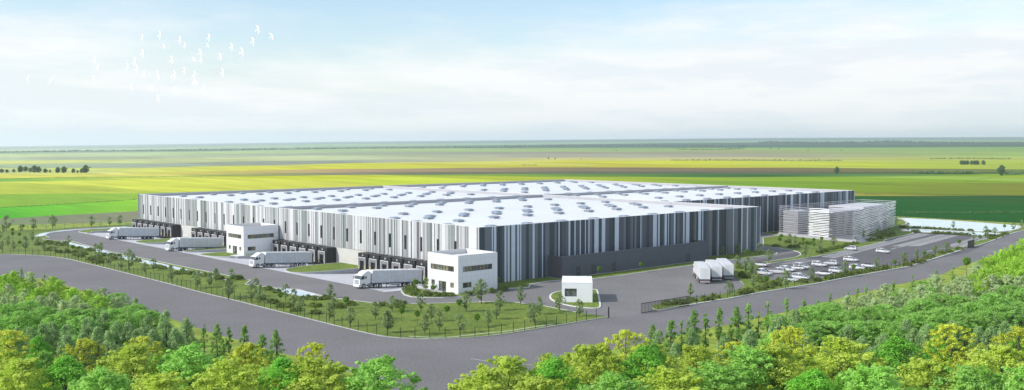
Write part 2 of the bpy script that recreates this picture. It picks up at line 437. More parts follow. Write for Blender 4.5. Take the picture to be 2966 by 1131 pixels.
sheet('road', road, -0.012, 'asphalt')
# inner site paving: everything between the outer road and the back fence, with a hole for the sunk loading yard
site = [Vector(p) for p in north] + north_gap + north2 + [Vector((262,-14)), Vector((262,36)), Vector((232,215)), Vector((40,224))] + pts('Z', [(1960,235),(1200,262),(300,330),(-1500,345)])
sheet('site_paving', site, -0.004, 'asphalt_drive', [HOLE])
# sloping yard
sheet('loading_yard', HOLE, 0, 'yard_concrete', zf=lambda x, y: -0.07*(x+21) - 0.01)
wl = MB(); wl.quad((-21,9,-1.7),(0.3,9,-1.7),(0.3,9,0.0),(-21,9,0.0),'wall_concrete'); wl.box(-21,8.7,-1.7,0.0,8.995,0.06,'wall_concrete')
tag(wl.build('retaining_wall'), 'low grey retaining wall closing the loading yard beside the front office', 'wall')
wl = MB(); wl.box(-21,198.005,-1.7,0.0,198.3,0.06,'wall_concrete')
tag(wl.build('retaining_wall'), 'low grey retaining wall at the far left end of the loading yard', 'wall')
# yard pavement apron between office island and road
sheet('yard_apron', [(-21.2,9.0),(-0.5,9.0),(-0.5,4.2),(-11.6,4.2),(-15.5,5.4),(-21.4,6.5)], 0.004, 'yard_concrete')

material('asphalt_dark', (0.105,0.10,0.104), 0.9, 0.10, 0.07, fine=0.22, fscale=2.6, bump=0.2, bscale=6)
# ---- lawns
def zl(k, l): return pts(k, l)
lawnA = smooth_line([Vector(p)+Vector((0.35,0.35)) for p in north], it=1)
back = pts('Z', [(-1500,330),(0,318),(500,292),(850,280),(1300,245),(1960,212)])
innerL = pts('Z', [(1960,240),(1200,270),(900,305),(750,340),(690,375),(700,395),(750,410),(640,430),(800,452),(1060,460),(1400,555),(1700,630),(2000,690),(2377,770)]) + pts('f', [(0,200),(130,225),(290,258),(255,285),(380,300),(440,308),(600,318),(780,365),(900,385),(1100,408),(1200,412),(1400,413),(1700,405),(1820,403)]) + pts('g', [(200,398),(420,402),(640,430),(850,470)])
lawn_poly = lawnA + list(reversed(innerL)) + list(reversed(back))
slab('lawn', lawn_poly, -0.02, 0.10, 'grass', 'kerb')
ring([Vector(p) for p in lawnA], -0.18, -0.02, 0.11, 'kerb', closed=False)
ring([Vector(p) for p in innerL], 0.22, -0.02, 0.14, 'kerb', closed=False)
def bed(poly, it=2, kerb=0.25, z1=0.10):
    return slab('lawn', smooth_line(poly, True, it), -0.02, z1, 'grass', 'kerb', kerb=kerb)
# bed in front of the front office and along the dark facade
bedB = [(-0.6,3.9),(-11.6,3.9),(-15.7,5.9),(-18.3,4.2),(-20.5,0.1),(-21.1,-3.2),(-19.5,-5.9),(-16.7,-8.3),(-12.3,-9.8),(-9.0,-9.0),(-1.5,-7.9),(1.2,-7.4)] + [tuple(p) for p in pts('c', [(75,573),(82,550),(220,528),(318,522)])] + [(20.7,-4.9),(20.7,-0.05),(0.0,-0.05)]
slab('lawn', bedB, -0.02, 0.10, 'grass', 'kerb', kerb=0.25)
bedC = [tuple(p) for p in pts('c', [(530,513),(700,492),(1000,448),(1245,415),(1330,402),(1420,385),(1560,372)])] + [tuple(p) for p in pts('d', [(20,560),(240,528),(318,518),(326,508),(240,497)])] + [(109.6,-0.05),(77.3,-0.05),(77.3,-4.9),(21.5,-4.9)]
slab('lawn', bedC, -0.02, 0.10, 'grass', 'kerb', kerb=0.3)
# guard house island
bedD = smooth_line(pts('c', [(310,690),(245,662),(232,640),(245,618),(300,600),(545,585),(562,600),(580,700),(575,718),(540,722),(420,712)]), True, 2)
slab('lawn', bedD, -0.02, 0.10, 'grass', 'kerb', kerb=0.35)
# strip right of the sliding gate + big right-hand bed round the car park
stripR = smooth_line(pts('c', [(1000,738),(955,722),(948,705),(975,695),(1215,665),(1500,610),(1580,585),(1606,565),(1600,540),(1560,515),(1530,480),(1545,440),(1600,400)]) + pts('d', [(20,590),(60,597)]) , False, 1)
park_edge = pts('K', [(300,325),(460,330),(640,305),(1150,225),(1400,175),(1700,115),(2170,0)]) + pts('W', [(0,375),(420,278)])
park_low = pts('K', [(2576,330),(2140,385),(1900,425),(1600,470),(1390,520),(1100,590),(900,615),(700,605),(560,585),(480,570),(330,540),(290,500),(280,440)])
sheet('car_park', [(78,-14),(70,-48),(150,-44),(212,-30),(212,-2),(150,-6)], 0.0, 'asphalt_dark')
bedR = stripR + pts('K', [(180,330)]) + pts('K', [(270,330),(290,370),(300,420)]) + list(reversed(park_low)) + pts('W', [(40,770),(110,755),(400,685),(560,640),(760,570),(930,512),(1040,490),(1130,495)]) + list(reversed([p + (Vector((-0.2,0.5))) for p in north2[:-5]]))
slab('lawn', bedR, -0.02, 0.09, 'grass', 'kerb')
ring([p + (Vector((-0.2,0.5))) for p in north2[:-5]], 0.4, -0.02, 0.13, 'kerb', closed=False)
bedR2 = pts('W', [(1125,470),(1290,395),(1500,355),(1650,305),(1720,285),(1760,270),(1900,215),(2080,160),(2110,205),(1993,232),(1850,268),(1700,316),(1500,396),(1290,460),(1180,470)])
slab('lawn', bedR2, -0.02, 0.09, 'grass', 'kerb', kerb=0.3)
# bed under the louvred building
bedE = pts('d', [(70,600),(150,583),(300,562),(450,537),(478,525),(480,512),(450,498),(350,478),(245,470),(243,415),(345,400)]) + [Vector((159,32.5)), Vector((224,32.5)), Vector((226,30))] + pts('W', [(160,75),(280,85),(345,118),(330,135),(232,170),(240,205),(310,225),(420,278)]) + list(reversed(park_edge[:-1]))
slab('lawn', bedE, -0.02, 0.085, 'grass', 'kerb', kerb=0.25)
# drive behind the first hall, passing over the bed
# strip of grass along the second hall
# ponds
def pond(name, poly, label, it=1):
    P_ = smooth_line(poly, True, it)
    sheet(name, P_, 0.14, 'water', label=label)
    ring(P_, 0.9 if name == 'pond' else 0.35, 0.0, 0.17, 'stone_edge', name='pond_edge')
pond('pond', pts('W', [(210,62),(700,84),(1000,103),(1500,140),(1890,170),(1930,185),(1860,230),(1650,258),(1400,255),(1250,246),(900,232),(600,212),(390,188),(345,160),(350,125),(290,80)]), 'large pale blue pond behind the car park')
pond('pond', pts('W', [(245,238),(330,222),(420,222),(800,240),(1200,262),(1500,280),(1640,292),(1600,306),(1450,312),(1100,292),(700,270),(400,258)]), 'narrow pale blue basin between car park and pond')
sheet('path', pts('W', [(400,212),(800,232),(1400,262),(1700,278),(1660,292),(1200,262),(800,240),(430,222)]), 0.12, 'path')
sheet('pond_bank', [Vector((226,40))]+pts('W', [(150,46),(1000,95),(1960,165),(2000,185),(1900,235),(1640,318),(1100,302),(400,264),(240,250),(230,60)]), 0.08, 'grass')
pond('canal', pts('Z', [(905,478),(960,470),(1060,490),(1400,572),(1700,650),(2000,722),(2377,798)]) + pts('f', [(100,245),(120,256),(60,240),(0,225)]) + pts('Z', [(2377,836),(2000,760),(1600,656),(1400,606),(1100,524),(950,503)]), 'long narrow pale blue canal beside the yard road', 0)
pond('canal', pts('f', [(432,322),(445,316),(520,318),(600,326),(700,352),(768,375),(740,384),(640,368),(540,345),(450,330)]), 'short pale blue canal beside the yard road near the front lawn', 0)
pond('canal', pts('Z', [(530,390),(620,350),(850,312),(1200,286),(1900,250),(1900,256),(1200,294),(860,324),(700,352),(640,388),(560,396)]), 'thin curved canal round the turning loop at far left', 0)

# islands between the docks
def island(poly, label, it=2):
    P_ = smooth_line(poly, False, it)
    sheet('lawn', P_, 0.10, 'grass')
    n = len(P_); area = sum(P_[i].x*P_[(i+1)%n].y - P_[(i+1)%n].x*P_[i].y for i in range(n))
    if area < 0: P_.reverse()
    O_ = offset_line(P_, 0.25, True); mb = MB()
    for i in range(n):
        j = (i+1) % n; a, b, c, d = P_[i], P_[j], O_[j], O_[i]
        mb.quad((a.x,a.y,0.14),(d.x,d.y,0.14),(c.x,c.y,0.14),(b.x,b.y,0.14), 'kerb')
        mb.quad((d.x,d.y,-1.7),(c.x,c.y,-1.7),(c.x,c.y,0.14),(d.x,d.y,0.14), 'wall_concrete')
        mb.quad((b.x,b.y,0.0),(a.x,a.y,0.0),(a.x,a.y,0.14),(b.x,b.y,0.14), 'kerb')
    tag(mb.build('retaining_wall', fix=True), label, 'wall')
island([(-0.05,57.2),(-12,57.5),(-17.2,55.4),(-19.1,53.4),(-20.0,50),(-20.0,48.2),(-18.5,46.1),(-14,44.6),(-0.05,43.8)], 'concrete retaining wall round the lawn mound between the two nearest dock rows')
island([(-0.05,102.3),(-13,102.5),(-19.6,102.3),(-20.2,98.9),(-18.9,92.6),(-14.1,88.5),(-0.05,88.5)], 'concrete retaining wall under the lawn beside the rear office')
island([(-0.05,115.3),(-16.4,115.0),(-19.6,113.2),(-19.6,110.8),(-6.5,111.4),(-0.05,111.4)], 'retaining wall of the thin grass strip left of the rear office')
island([(-0.05,154.3),(-14.8,153.4),(-19.5,151.2),(-19.7,145.3),(-18.0,142.8),(-11.5,141.6),(-0.05,141.6)], 'concrete retaining wall of the lawn mound behind the second farthest lorry')
island([(-0.05,211),(-8,211),(-16.2,206.4),(-20.4,200.5),(-20.8,197),(-19.5,192),(-16,199.0),(-0.05,199.0)], 'concrete retaining wall of the farthest lawn mound at the loading yard', 1)
# markings in the car park
def stripes(a0, a1, b0, b1, n, name='road_marking', w=0.30, gap=0.0):
    a0, a1, b0, b1 = (Vector(p) for p in (a0, a1, b0, b1)); mb = MB()
    for i in range(n):
        t = (i+0.5)/n; p = a0.lerp(a1, t); q = b0.lerp(b1, t); d = (q-p).normalized(); s = Vector((d.y, -d.x))*w*0.5
        segs = [(0, 0.46), (0.52, 1.0)] if gap else [(0, 1)]
        for u, v in segs:
            A, B = p.lerp(q, u), p.lerp(q, v)
            mb.quad((A.x-s.x,A.y-s.y,0.004),(A.x+s.x,A.y+s.y,0.004),(B.x+s.x,B.y+s.y,0.004),(B.x-s.x,B.y-s.y,0.004),'road_white')
    o = mb.build(name, fix=True); tag(o, None, None, None, 'structure')
stripes((108,-21.0),(200,-5.2),(107.5,-25.6),(199,-10.0),46, w=0.45, gap=1)
stripes((150,-20.5),(201,-12.3),(157,-26.2),(202,-18.6),26, w=0.42, gap=1)
stripes((163,-31.5),(205,-24.2),(160,-37.0),(206,-29.3),22, w=0.42, gap=1)
stripes((84,-22.6),(100,-20.5),(88.5,-26.2),(101,-24.8),9, w=0.2, gap=1)
mb = MB()
for (a, b) in [pts('W', [(100,503),(180,483)]), pts('W', [(200,478),(310,453)]), pts('W', [(600,542),(690,517)]), pts('W', [(780,490),(930,500)])]:
    a = Vector(a); b = Vector(b); d = (b-a).normalized(); s = Vector((d.y,-d.x))*0.1
    mb.quad((a.x-s.x,a.y-s.y,0.004),(a.x+s.x,a.y+s.y,0.004),(b.x+s.x,b.y+s.y,0.004),(b.x-s.x,b.y-s.y,0.004),'road_white')
tag(mb.build('road_marking', fix=True), None, None, None, 'structure')
ln = pts('g', [(145,773),(260,790),(400,806),(500,812),(620,815)])
ring(ln, 0.07, -0.01, -0.006, 'road_white', closed=False, name='road_marking')
ln = pts('b', [(700,922),(852,930),(1000,928),(1200,905),(1400,885),(1718,835)])
ring(ln, 0.18, 0.09, 0.108, 'road_white', closed=False, name='lawn_edging')

# ------------------------------------------------------------------ warehouse
WH = empty('warehouse', (0,0,0), 0, 'huge logistics warehouse with striped metal cladding and white skylit roof', 'warehouse')
Htop = 13.1; X1 = 109.5; X2 = 224.0; Y1 = 33.0; Y2 = 197.0; YD = 94.0
rw = random.Random(3)
winY = [8.49 + 6.535*k for k in range(29)]
# left facade cladding (faces -X)
mb = MB(); y = 0.0
edges = []
cuts = sorted([w_-0.45 for w_ in winY] + [w_+0.45 for w_ in winY])
while y < Y2-0.01:
    st = rw.choice([0.2,0.3,0.3,0.45,0.5,0.75,1.15])
    ny = min(Y2, y+st)
    for c in cuts:
        if y + 1e-4 < c < ny: ny = c; break
    edges.append((y, ny)); y = ny
pal = ['c_white']*5 + ['c_pale']*4 + ['c_grey']*4 + ['c_sage']*4 + ['c_dim']*2
for a, b in edges:
    c = rw.choice(pal); d = {'c_white':0.16,'c_pale':0.13,'c_grey':0.10,'c_sage':0.07,'c_dim':0.05}[c] + rw.uniform(0, 0.01)
    mid = (a+b)/2
    inwin = any(abs(mid-w_) < 0.449 for w_ in winY)
    for z0, z1 in ([(4.1, 5.95), (9.45, Htop)] if inwin else [(4.1, Htop)]):
        mb.box(-d, a, z0, 0.0, b, z1, c)
clad = mb.build('facade_cladding', WH); tag(clad, 'pale grey and white vertical striped cladding')
mb = MB(); mb.box(0.001, 0.01, -1.6, 0.3, Y2, 4.1, 'plinth'); mb.box(0.001,0.3,4.1,0.3,Y2,Htop-0.02,'plinth')
mb.build('wall', WH)
# right facade cladding (faces -Y), two halls
def dark_clad(x0, x1, yy, parent, s):
    r_ = random.Random(s); mb = MB(); x = x0
    pal = ['d_light']*3 + ['d_mid']*4 + ['d_slate']*4 + ['d_dark']*5 + ['d_black']
    last = None
    while x < x1-0.01:
        nx_ = min(x1, x + r_.choice([0.28,0.35,0.35,0.6,0.6,0.9,1.2,1.5]))
        c = r_.choice(pal)
        if c == last: c = r_.choice(pal)
        last = c
        d = {'d_light':0.12,'d_mid':0.09,'d_slate':0.07,'d_dark':0.05,'d_black':0.03}[c] + r_.uniform(0,0.01)
        mb.box(x, yy-d, -0.3, nx_, yy, Htop, c); x = nx_
    o = mb.build('facade_cladding', parent); tag(o, 'dark slate and light blue vertical striped cladding')
dark_clad(0.0, X1, 0.0, WH, 11); dark_clad(X1+0.2, X2, Y1, WH, 12)
mb = MB(); mb.box(0.3,0.001,-1.6,X1-0.3,0.3,Htop-0.02,'plinth'); mb.box(X1,Y1+0.001,-0.3,X2,Y1+0.3,Htop-0.02,'plinth')
mb.box(X1-0.3,0.001,-0.3,X1,Y1+0.3,Htop-0.02,'c_grey'); mb.box(X2-0.3,Y1+0.3,-0.3,X2,Y2,Htop-0.02,'c_grey'); mb.box(0.3,Y2-0.3,-0.3,X2-0.3,Y2,Htop-0.02,'c_grey')
mb.build('wall', WH)
# parapets
mb = MB()
def para(x0,y0,x1,y1):
    mb.box(x0,y0,11.9,x1,y1,Htop-0.021,'parapet_grey'); mb.box(x0,y0,Htop-0.02,x1,y1,Htop+0.04,'parapet_cap')
para(0.3,0.3,0.55,Y2-0.3); para(0.55,0.3,X1-0.3,0.55); para(X1+0.0,Y1+0.3,X2-0.3,Y1+0.55); para(X2-0.55,Y1+0.55,X2-0.3,Y2-0.3)
para(0.55,Y2-0.55,X2-0.55,Y2-0.3); para(X1-0.55,0.55,X1-0.305,Y1+0.3); para(X1-0.3,Y1+0.6,X1-0.05,Y2-0.55)
para(0.55,YD-0.15,X1-0.3,YD+0.15); para(X1,YD-0.15,X2-0.6,YD+0.15)
mb.build('parapet', WH, fix=True)
# hipped roof slopes
GAB = []
def hip(x0,x1,y0,y1,n):
    w_ = (y1-y0)/n
    for i in range(n): GAB.append((x0,x1,y0+i*w_,y0+(i+1)*w_))
hip(0.55,X1-0.3,0.55,YD-0.15,2); hip(0.55,X1-0.3,YD+0.15,Y2-0.55,2); hip(X1,X2-0.55,Y1+0.55,YD-0.15,1); hip(X1,X2-0.55,YD+0.15,Y2-0.55,2)
ZB = 12.05; RISE = 0.030
mb = MB()
def roof_z(x, y):
    for x0,x1,y0,y1 in GAB:
        if x0 <= x <= x1 and y0 <= y <= y1: return ZB + RISE*min(y-y0, y1-y, x-x0, x1-x)
    return ZB
for x0,x1,y0,y1 in GAB:
    h = (y1-y0)/2; zr = ZB+RISE*h; ym = (y0+y1)/2
    a,b,c,d = (x0,y0,ZB),(x1,y0,ZB),(x1,y1,ZB),(x0,y1,ZB); e,f = (x0+h,ym,zr),(x1-h,ym,zr)
    mb.add([a,b,c,d,e,f], [(0,1,5,4),(2,3,4,5),(3,0,4),(1,2,5)], 'roof_membrane')
mb.build('roof', WH)
# skylights
sk = []
for (ox, oy, xe, ye, first) in [(0,0,107,93,True),(0,94.3,107,101,True),(109.5,0,112,93,False),(109.5,94.3,112,101,False)]:
    for yy, xo in [(6.1,20.4-11.7),(22.6,24.0-11.7),(35.0,24.0-11.7),(41.9,18.2-11.7),(53.8,17.9),(74.0,22.8-11.7),(86.9,22.2-11.7)]:
        x = xo
        while x < xe-3:
            if oy + yy > Y1+2 or ox < 50: sk.append((ox+x, oy+yy))
            x += 11.72
    for yy in (17.2,29.7,64.0): 
        if ox < 50: sk.append((ox+4.3, oy+yy))
sk = [s for s in sk if s[0] < X2-3 and s[1] < Y2-3]
sk.sort(key=lambda s: (s[0]-CAM.x)**2+(s[1]-CAM.y)**2)
def skylight(mb, x, y, z):
    h = 1.02
    mb.box(x-h*.93,y-h*.93,z-0.3,x+h*.93,y+h*.93,z+0.34,'curb_white')
    k = 1.25
    vs = [(x-k,y-k,z+0.342),(x+k,y-k,z+0.342),(x+k,y+k,z+0.342),(x-k,y+k,z+0.342),(x-k,y-k,z+0.42),(x+k,y-k,z+0.42),(x+k,y+k,z+0.42),(x-k,y+k,z+0.42),
          (x-k*.45,y-k*.45,z+0.68),(x+k*.45,y-k*.45,z+0.68),(x+k*.45,y+k*.45,z+0.68),(x-k*.45,y+k*.45,z+0.68)]
    mb.add(vs, [(0,3,2,1),(0,1,5,4),(1,2,6,5),(2,3,7,6),(3,0,4,7),(4,5,9,8),(5,6,10,9),(6,7,11,10),(7,4,8,11),(8,9,10,11)], 'sky_dome')
mb = MB(); skylight(mb, 0, 0, 0); skm = mb.mesh('skylight')
for x, y in sk[:100]: link('skylight', skm, WH, (x, y, roof_z(x, y)))
mb = MB()
for x, y in sk[100:]: skylight(mb, x, y, roof_z(x, y))
tag(mb.build('skylights', WH), None, None, None, 'stuff')
# slot windows
mb = MB(); mb.box(-0.02,-0.449,0.001,0.28,0.449,3.499,'window_dark'); wm = mb.mesh('window_pane')
mb = MB()
mb.box(-0.10,-0.449,0.0,-0.021,-0.38,3.5,'frame_dark'); mb.box(-0.10,0.38,0.0,-0.021,0.449,3.5,'frame_dark'); mb.box(-0.10,-0.38,3.42,-0.021,0.38,3.5,'frame_dark'); mb.box(-0.10,-0.38,0.0,-0.021,0.38,0.08,'frame_dark'); mb.box(-0.08,-0.38,1.70,-0.021,0.38,1.76,'frame_dark')
fm = mb.mesh('window')
for w_ in winY:
    o = link('window', fm, WH, (0, w_, 5.95)); link('pane', wm, o)
# number signs need real lettering
def text_mesh(s, size, mat, depth=0.01):
    cu = bpy.data.curves.new('txt', 'FONT'); cu.body = s; cu.size = size; cu.extrude = depth; cu.align_x = 'CENTER'; cu.align_y = 'CENTER'
    o = bpy.data.objects.new('txt', cu); COL.objects.link(o)
    dg = bpy.context.evaluated_depsgraph_get(); dg.update()
    me = bpy.data.meshes.new_from_object(o.evaluated_get(dg)); bpy.data.objects.remove(o); bpy.data.curves.remove(cu)
    me.materials.clear(); me.materials.append(M[mat]); return me
tm = text_mesh('01', 0.62, 'white_paint', 0.015)
tm.transform(Matrix(((0,0,-1,0),(-1,0,0,0),(0,1,0,0),(0,0,0,1))))
# one dock: origin at the wall, centre of the bay
mb = MB(); mb.box(-3.0,-2.15,-0.25,-0.17,2.15,3.9,'dock_black'); mb.box(-3.02,-2.17,3.901,-0.17,2.17,4.0,'dock_top'); dbox = mb.mesh('loading_dock')
mb = MB()
mb.box(-3.35,-1.58,-0.2,-3.002,-0.95,2.9,'dock_grey'); mb.box(-3.35,0.95,-0.2,-3.002,1.58,2.9,'dock_grey'); mb.box(-3.35,-0.95,2.12,-3.002,0.95,2.9,'dock_grey')
mb.box(-3.40,-1.66,-0.2,-3.30,-1.585,3.0,'white_paint'); mb.box(-3.40,1.585,-0.2,-3.30,1.66,3.0,'white_paint'); mb.box(-3.40,-1.585,2.905,-3.30,1.585,3.0,'white_paint')
dfr = mb.mesh('dock_seal')
mb = MB(); mb.box(-3.03,-0.95,-0.05,-3.002,0.95,2.12,'void_black'); ddoor = mb.mesh('dock_door')
mb = MB(); mb.box(-3.42,-1.25,0.0,-3.352,-1.10,0.95,'yellow_paint'); mb.box(-3.42,1.10,0.0,-3.352,1.25,0.95,'yellow_paint'); dyel = mb.mesh('guide_post')
mb = MB(); mb.box(-3.3,-1.3,-0.55,-3.0,1.3,-0.25,'dock_black')
for yy in (-1.9, 0, 1.9): mb.box(-2.95,yy-0.07,-1.6,-2.8,yy+0.07,-0.25,'frame_dark')
mb.box(-2.2,-2.1,-1.7,-0.17,2.1,-0.25,'dock_black')
dleg = mb.mesh('support')
docks = [17.55+4.99*k for k in range(6)] + [62.0+5.05*k for k in range(6)] + [116.5+5.12*k for k in range(6)] + [161.55+5.2*k for k in range(7)] + [12.55]
for yy in docks:
    o = link('loading_dock', dbox, WH, (0, yy, 0))
    link('dock_seal', dfr, o); link('dock_door', ddoor, o); link('guide_post', dyel, o); link('support', dleg, o)
    link('number_sign', tm, o, (-3.03, 0.0, 3.5))

# ------------------------------------------------------------------ walls with openings
def wall_panel(mb, origin, u, w_, h, nrm, ops, mat, depth=0.25, reveal=None):
    """rectangular wall face from origin along u (length w_) and up (h), outward normal nrm, with rectangular openings"""
    origin = Vector(origin); u = Vector(u); nrm = Vector(nrm); up = Vector((0,0,1))
    us = sorted(set([0, w_] + [v for o in ops for v in (o[0], o[2])])); zs = sorted(set([0, h] + [v for o in ops for v in (o[1], o[3])]))
    def P3(a, b, d=0): return origin + u*a + up*b - nrm*d
    for i in range(len(us)-1):
        for j in range(len(zs)-1):
            cu, cz = (us[i]+us[i+1])/2, (zs[j]+zs[j+1])/2
            if any(o[0] < cu < o[2] and o[1] < cz < o[3] for o in ops): continue
            mb.quad(P3(us[i],zs[j]),P3(us[i+1],zs[j]),P3(us[i+1],zs[j+1]),P3(us[i],zs[j+1]),mat)
    for a0,b0,a1,b1 in ops:
        for (A,B) in [((a0,b0),(a1,b0)),((a1,b0),(a1,b1)),((a1,b1),(a0,b1)),((a0,b1),(a0,b0))]:
            mb.quad(P3(*A),P3(*B),P3(B[0],B[1],depth),P3(A[0],A[1],depth),reveal or mat)
def window_in(parent, origin, u, nrm, op, n, seed, depth=0.16, name='window', tr=None, door=False):
    r_ = random.Random(seed); origin = Vector(origin); u = Vector(u); nrm = Vector(nrm); up = Vector((0,0,1))
    a0,b0,a1,b1 = op; t = 0.05
    def bx(mb, a, b, c, d, d0, d1, mat):
        vs = []
        for z_ in (b, d):
            for (q, dd) in ((a, d0), (c, d0), (c, d1), (a, d1)): vs.append(origin + u*q + up*z_ - nrm*dd)
        mb.hexa(vs, mat)
    mb = MB()
    bx(mb,a0,b0,a0+t,b1,depth-0.06,depth,'frame_dark'); bx(mb,a1-t,b0,a1,b1,depth-0.06,depth,'frame_dark'); bx(mb,a0+t,b1-t,a1-t,b1,depth-0.06,depth,'frame_dark'); bx(mb,a0+t,b0,a1-t,b0+t,depth-0.06,depth,'frame_dark')
    for i in range(1, n):
        q = a0 + (a1-a0)*i/n; bx(mb,q-0.035,b0+t,q+0.035,b1-t,depth-0.06,depth,'frame_dark')
    if tr:
        q = b0 + (b1-b0)*tr; bx(mb,a0+t,q-0.03,a1-t,q+0.03,depth-0.05,depth-0.01,'frame_dark')
    f = mb.build(name, parent, fix=True)
    mb = MB()
    for i in range(n):
        q0 = a0 + (a1-a0)*i/n + 0.01; q1 = a0 + (a1-a0)*(i+1)/n - 0.01
        bx(mb,q0,b0+0.01,q1,b1-0.01,depth+0.005,depth+0.03,r_.choice(['glass_cream','glass_grey','glass_dark','glass_cream']))
    mb.build('pane', f, fix=True)
    return f
def office(loc, label):
    E = empty('office_building', loc, 0, label, 'office building')
    W_, D_, Hh = 11.0, 10.7, 8.15       # along X, along Y; local origin = front corner, x inward, y away
    fr = [(1.46,4.62,9.55,5.76),(1.46,1.18,2.70,2.26),(4.18,0.02,6.75,2.26),(8.10,1.18,9.34,2.26)]
    fr = [(a,b,c,d) for a,b,c,d in fr]
    sd = [(1.25,4.62,9.5,5.76),(1.25,1.18,3.65,2.30)]
    mb = MB()
    # front face (-X): u runs +Y reversed so that the normal points out
    wall_panel(mb, (0,0,0), (0,1,0), D_, Hh, (-1,0,0), fr, 'render_white')
    mb.build('front_wall', E, fix=False)
    mb = MB(); wall_panel(mb, (0,0,0), (1,0,0), W_, Hh, (0,-1,0), sd, 'panel_white')
    for z_ in (1.05,2.4,3.55,4.45,5.95,7.1):
        segs = [(0.0,W_)]
        for a,b,c,d in sd:
            if b-0.02 < z_ < d+0.02: segs = [(0.0,a),(c,W_)]
        for s0,s1 in segs: mb.box(s0,-0.006,z_-0.012,s1,0.002,z_+0.012,'joint_grey')
    for k in range(1,9):
        x_ = W_*k/9; cur = 0.02
        blocks = sorted([(b,d) for a,b,c,d in sd if a-0.01 < x_ < c+0.01])
        for b,d in blocks: mb.box(x_-0.01,-0.005,cur,x_+0.01,0.002,b,'joint_grey'); cur = d
        mb.box(x_-0.01,-0.005,cur,x_+0.01,0.002,Hh-0.05,'joint_grey')
    mb.build('side_wall', E)
    mb = MB()
    mb.quad((0,D_,0),(W_,D_,0),(W_,D_,Hh),(0,D_,Hh),'render_white'); mb.quad((W_,0,0),(W_,D_,0),(W_,D_,Hh),(W_,0,Hh),'render_white')
    mb.build('rear_wall', E)
    mb = MB(); t = 0.35; zr = 7.15
    mb.box(t,t,zr-0.3,W_-t,D_-t,zr,'render_white'); mb.build('roof', E)
    mb = MB()
    for (x0,y0,x1,y1) in [(0.004,0.004,W_-0.004,t),(0.004,D_-t,W_-0.004,D_-0.004),(0.004,t,t,D_-t),(W_-t,t,W_-0.004,D_-t)]: mb.box(x0,y0,zr-0.4,x1,y1,Hh+0.03,'render_white')
    mb.build('parapet', E)
    for i, op in enumerate(fr):
        isd = i == 2
        window_in(E, (0,0,0), (0,1,0), (-1,0,0), op, 8 if i == 0 else (2 if isd else 1), 5+i, name='entrance_door' if isd else 'window', tr=0.62)
    for i, op in enumerate(sd):
        window_in(E, (0,0,0), (1,0,0), (0,-1,0), op, 9 if i == 0 else 2, 15+i)
    return E
office((-11.6,-6.8,0.0), 'white two-storey office block at the near warehouse corner')
office((-11.6,90.3,0.1), 'white two-storey office block halfway along the loading docks')
sheet('paving', [(-13.4,-7.3),(-11.6,-7.3),(-11.6,3.9),(-13.4,3.9)], 0.115, 'path')
mb = MB(); mb.box(-14.6,89.0,-0.9,-11.7,93.0,0.13,'kerb'); tag(mb.build('doorstep'), 'pale concrete step before the rear office door', 'step')

# annex along the dark facade
AN = empty('annex_building', (21.5,-4.7,0), 0, 'long low dark grey annex against the dark striped facade', 'annex')
Lx = 56.0; Wy = 4.55; ha = 5.25
ops = [(4.6,0.12,6.2,2.5),(10.0,0.12,11.6,2.5),(17.2,0.12,18.9,2.5),(46.5,0.12,48.2,2.5)]
mb = MB(); wall_panel(mb,(0,0,-0.1),(1,0,0),Lx,ha+0.1,(0,-1,0),[(a,b+0.1,c,d+0.1) for a,b,c,d in ops],'annex_dark',depth=0.12)
mb.quad((Lx,0,-0.1),(Lx,Wy,-0.1),(Lx,Wy,ha),(Lx,0,ha),'annex_dark')
mb.build('front_wall', AN)
mb = MB(); mb.quad((0,Wy,-0.1),(0,0,-0.1),(0,0,ha),(0,Wy,ha),'annex_side'); mb.build('side_wall', AN)
mb = MB(); mb.box(0.3,0.3,3.9,Lx-0.3,Wy,4.3,'annex_side'); mb.build('roof', AN)
mb = MB(); mb.box(0.004,0.004,4.0,Lx-0.004,0.3,ha+0.02,'annex_side'); mb.box(0.004,0.3,4.0,0.3,Wy,ha+0.02,'annex_side'); mb.box(Lx-0.3,0.3,4.0,Lx-0.004,Wy,ha+0.02,'annex_side'); mb.build('parapet', AN)
for a,b,c,d in ops:
    mb = MB(); mb.box(a+0.02,0.08,b,c-0.02,0.115,d-0.02,'door_dark'); mb.box((a+c)/2-0.012,0.06,b,(a+c)/2+0.012,0.079,d-0.02,'frame_dark'); dr = mb.build('door', AN)
    mb = MB(); mb.tube(((a+c)/2+0.15,0.03,1.1),((a+c)/2+0.15,0.03,1.5),0.025,'rim'); mb.build('handle', dr)

# guard house
def rect_thing(p0, p1, p2): pass
g0 = Vector((-3.0,-29.2)); g1 = Vector((1.3,-33.6)); u = (g1-g0).normalized(); wd = (g1-g0).length; ang = math.atan2(u.y, u.x); Dg = 9.6
GH = empty('guard_house', (g0.x, g0.y, 0.0), ang, 'small white gatehouse with one window on the entrance island', 'gatehouse')
mb = MB(); hg = 4.05; gop = (0.6,1.25,3.0,2.85)
wall_panel(mb,(0,0,0),(1,0,0),wd,hg,(0,-1,0),[gop],'panel_white'); mb.build('front_wall', GH)
mb = MB(); mb.quad((wd,0,0),(wd,Dg,0),(wd,Dg,hg),(wd,0,hg),'panel_white'); mb.quad((wd,Dg,0),(0,Dg,0),(0,Dg,hg),(wd,Dg,hg),'panel_white'); mb.quad((0,Dg,0),(0,0,0),(0,0,hg),(0,Dg,hg),'panel_white'); mb.build('wall', GH)
mb = MB(); mb.quad((0,0,hg+0.003),(wd,0,hg+0.003),(wd,Dg,hg+0.003),(0,Dg,hg+0.003),'panel_white')
mb.box(-0.02,-0.02,hg-0.08,wd+0.02,0.0,hg+0.04,'panel_white'); mb.box(-0.02,Dg,hg-0.08,wd+0.02,Dg+0.02,hg+0.04,'panel_white'); mb.build('roof', GH)
window_in(GH,(0,0,0),(1,0,0),(0,-1,0),gop,2,3,tr=0.78)

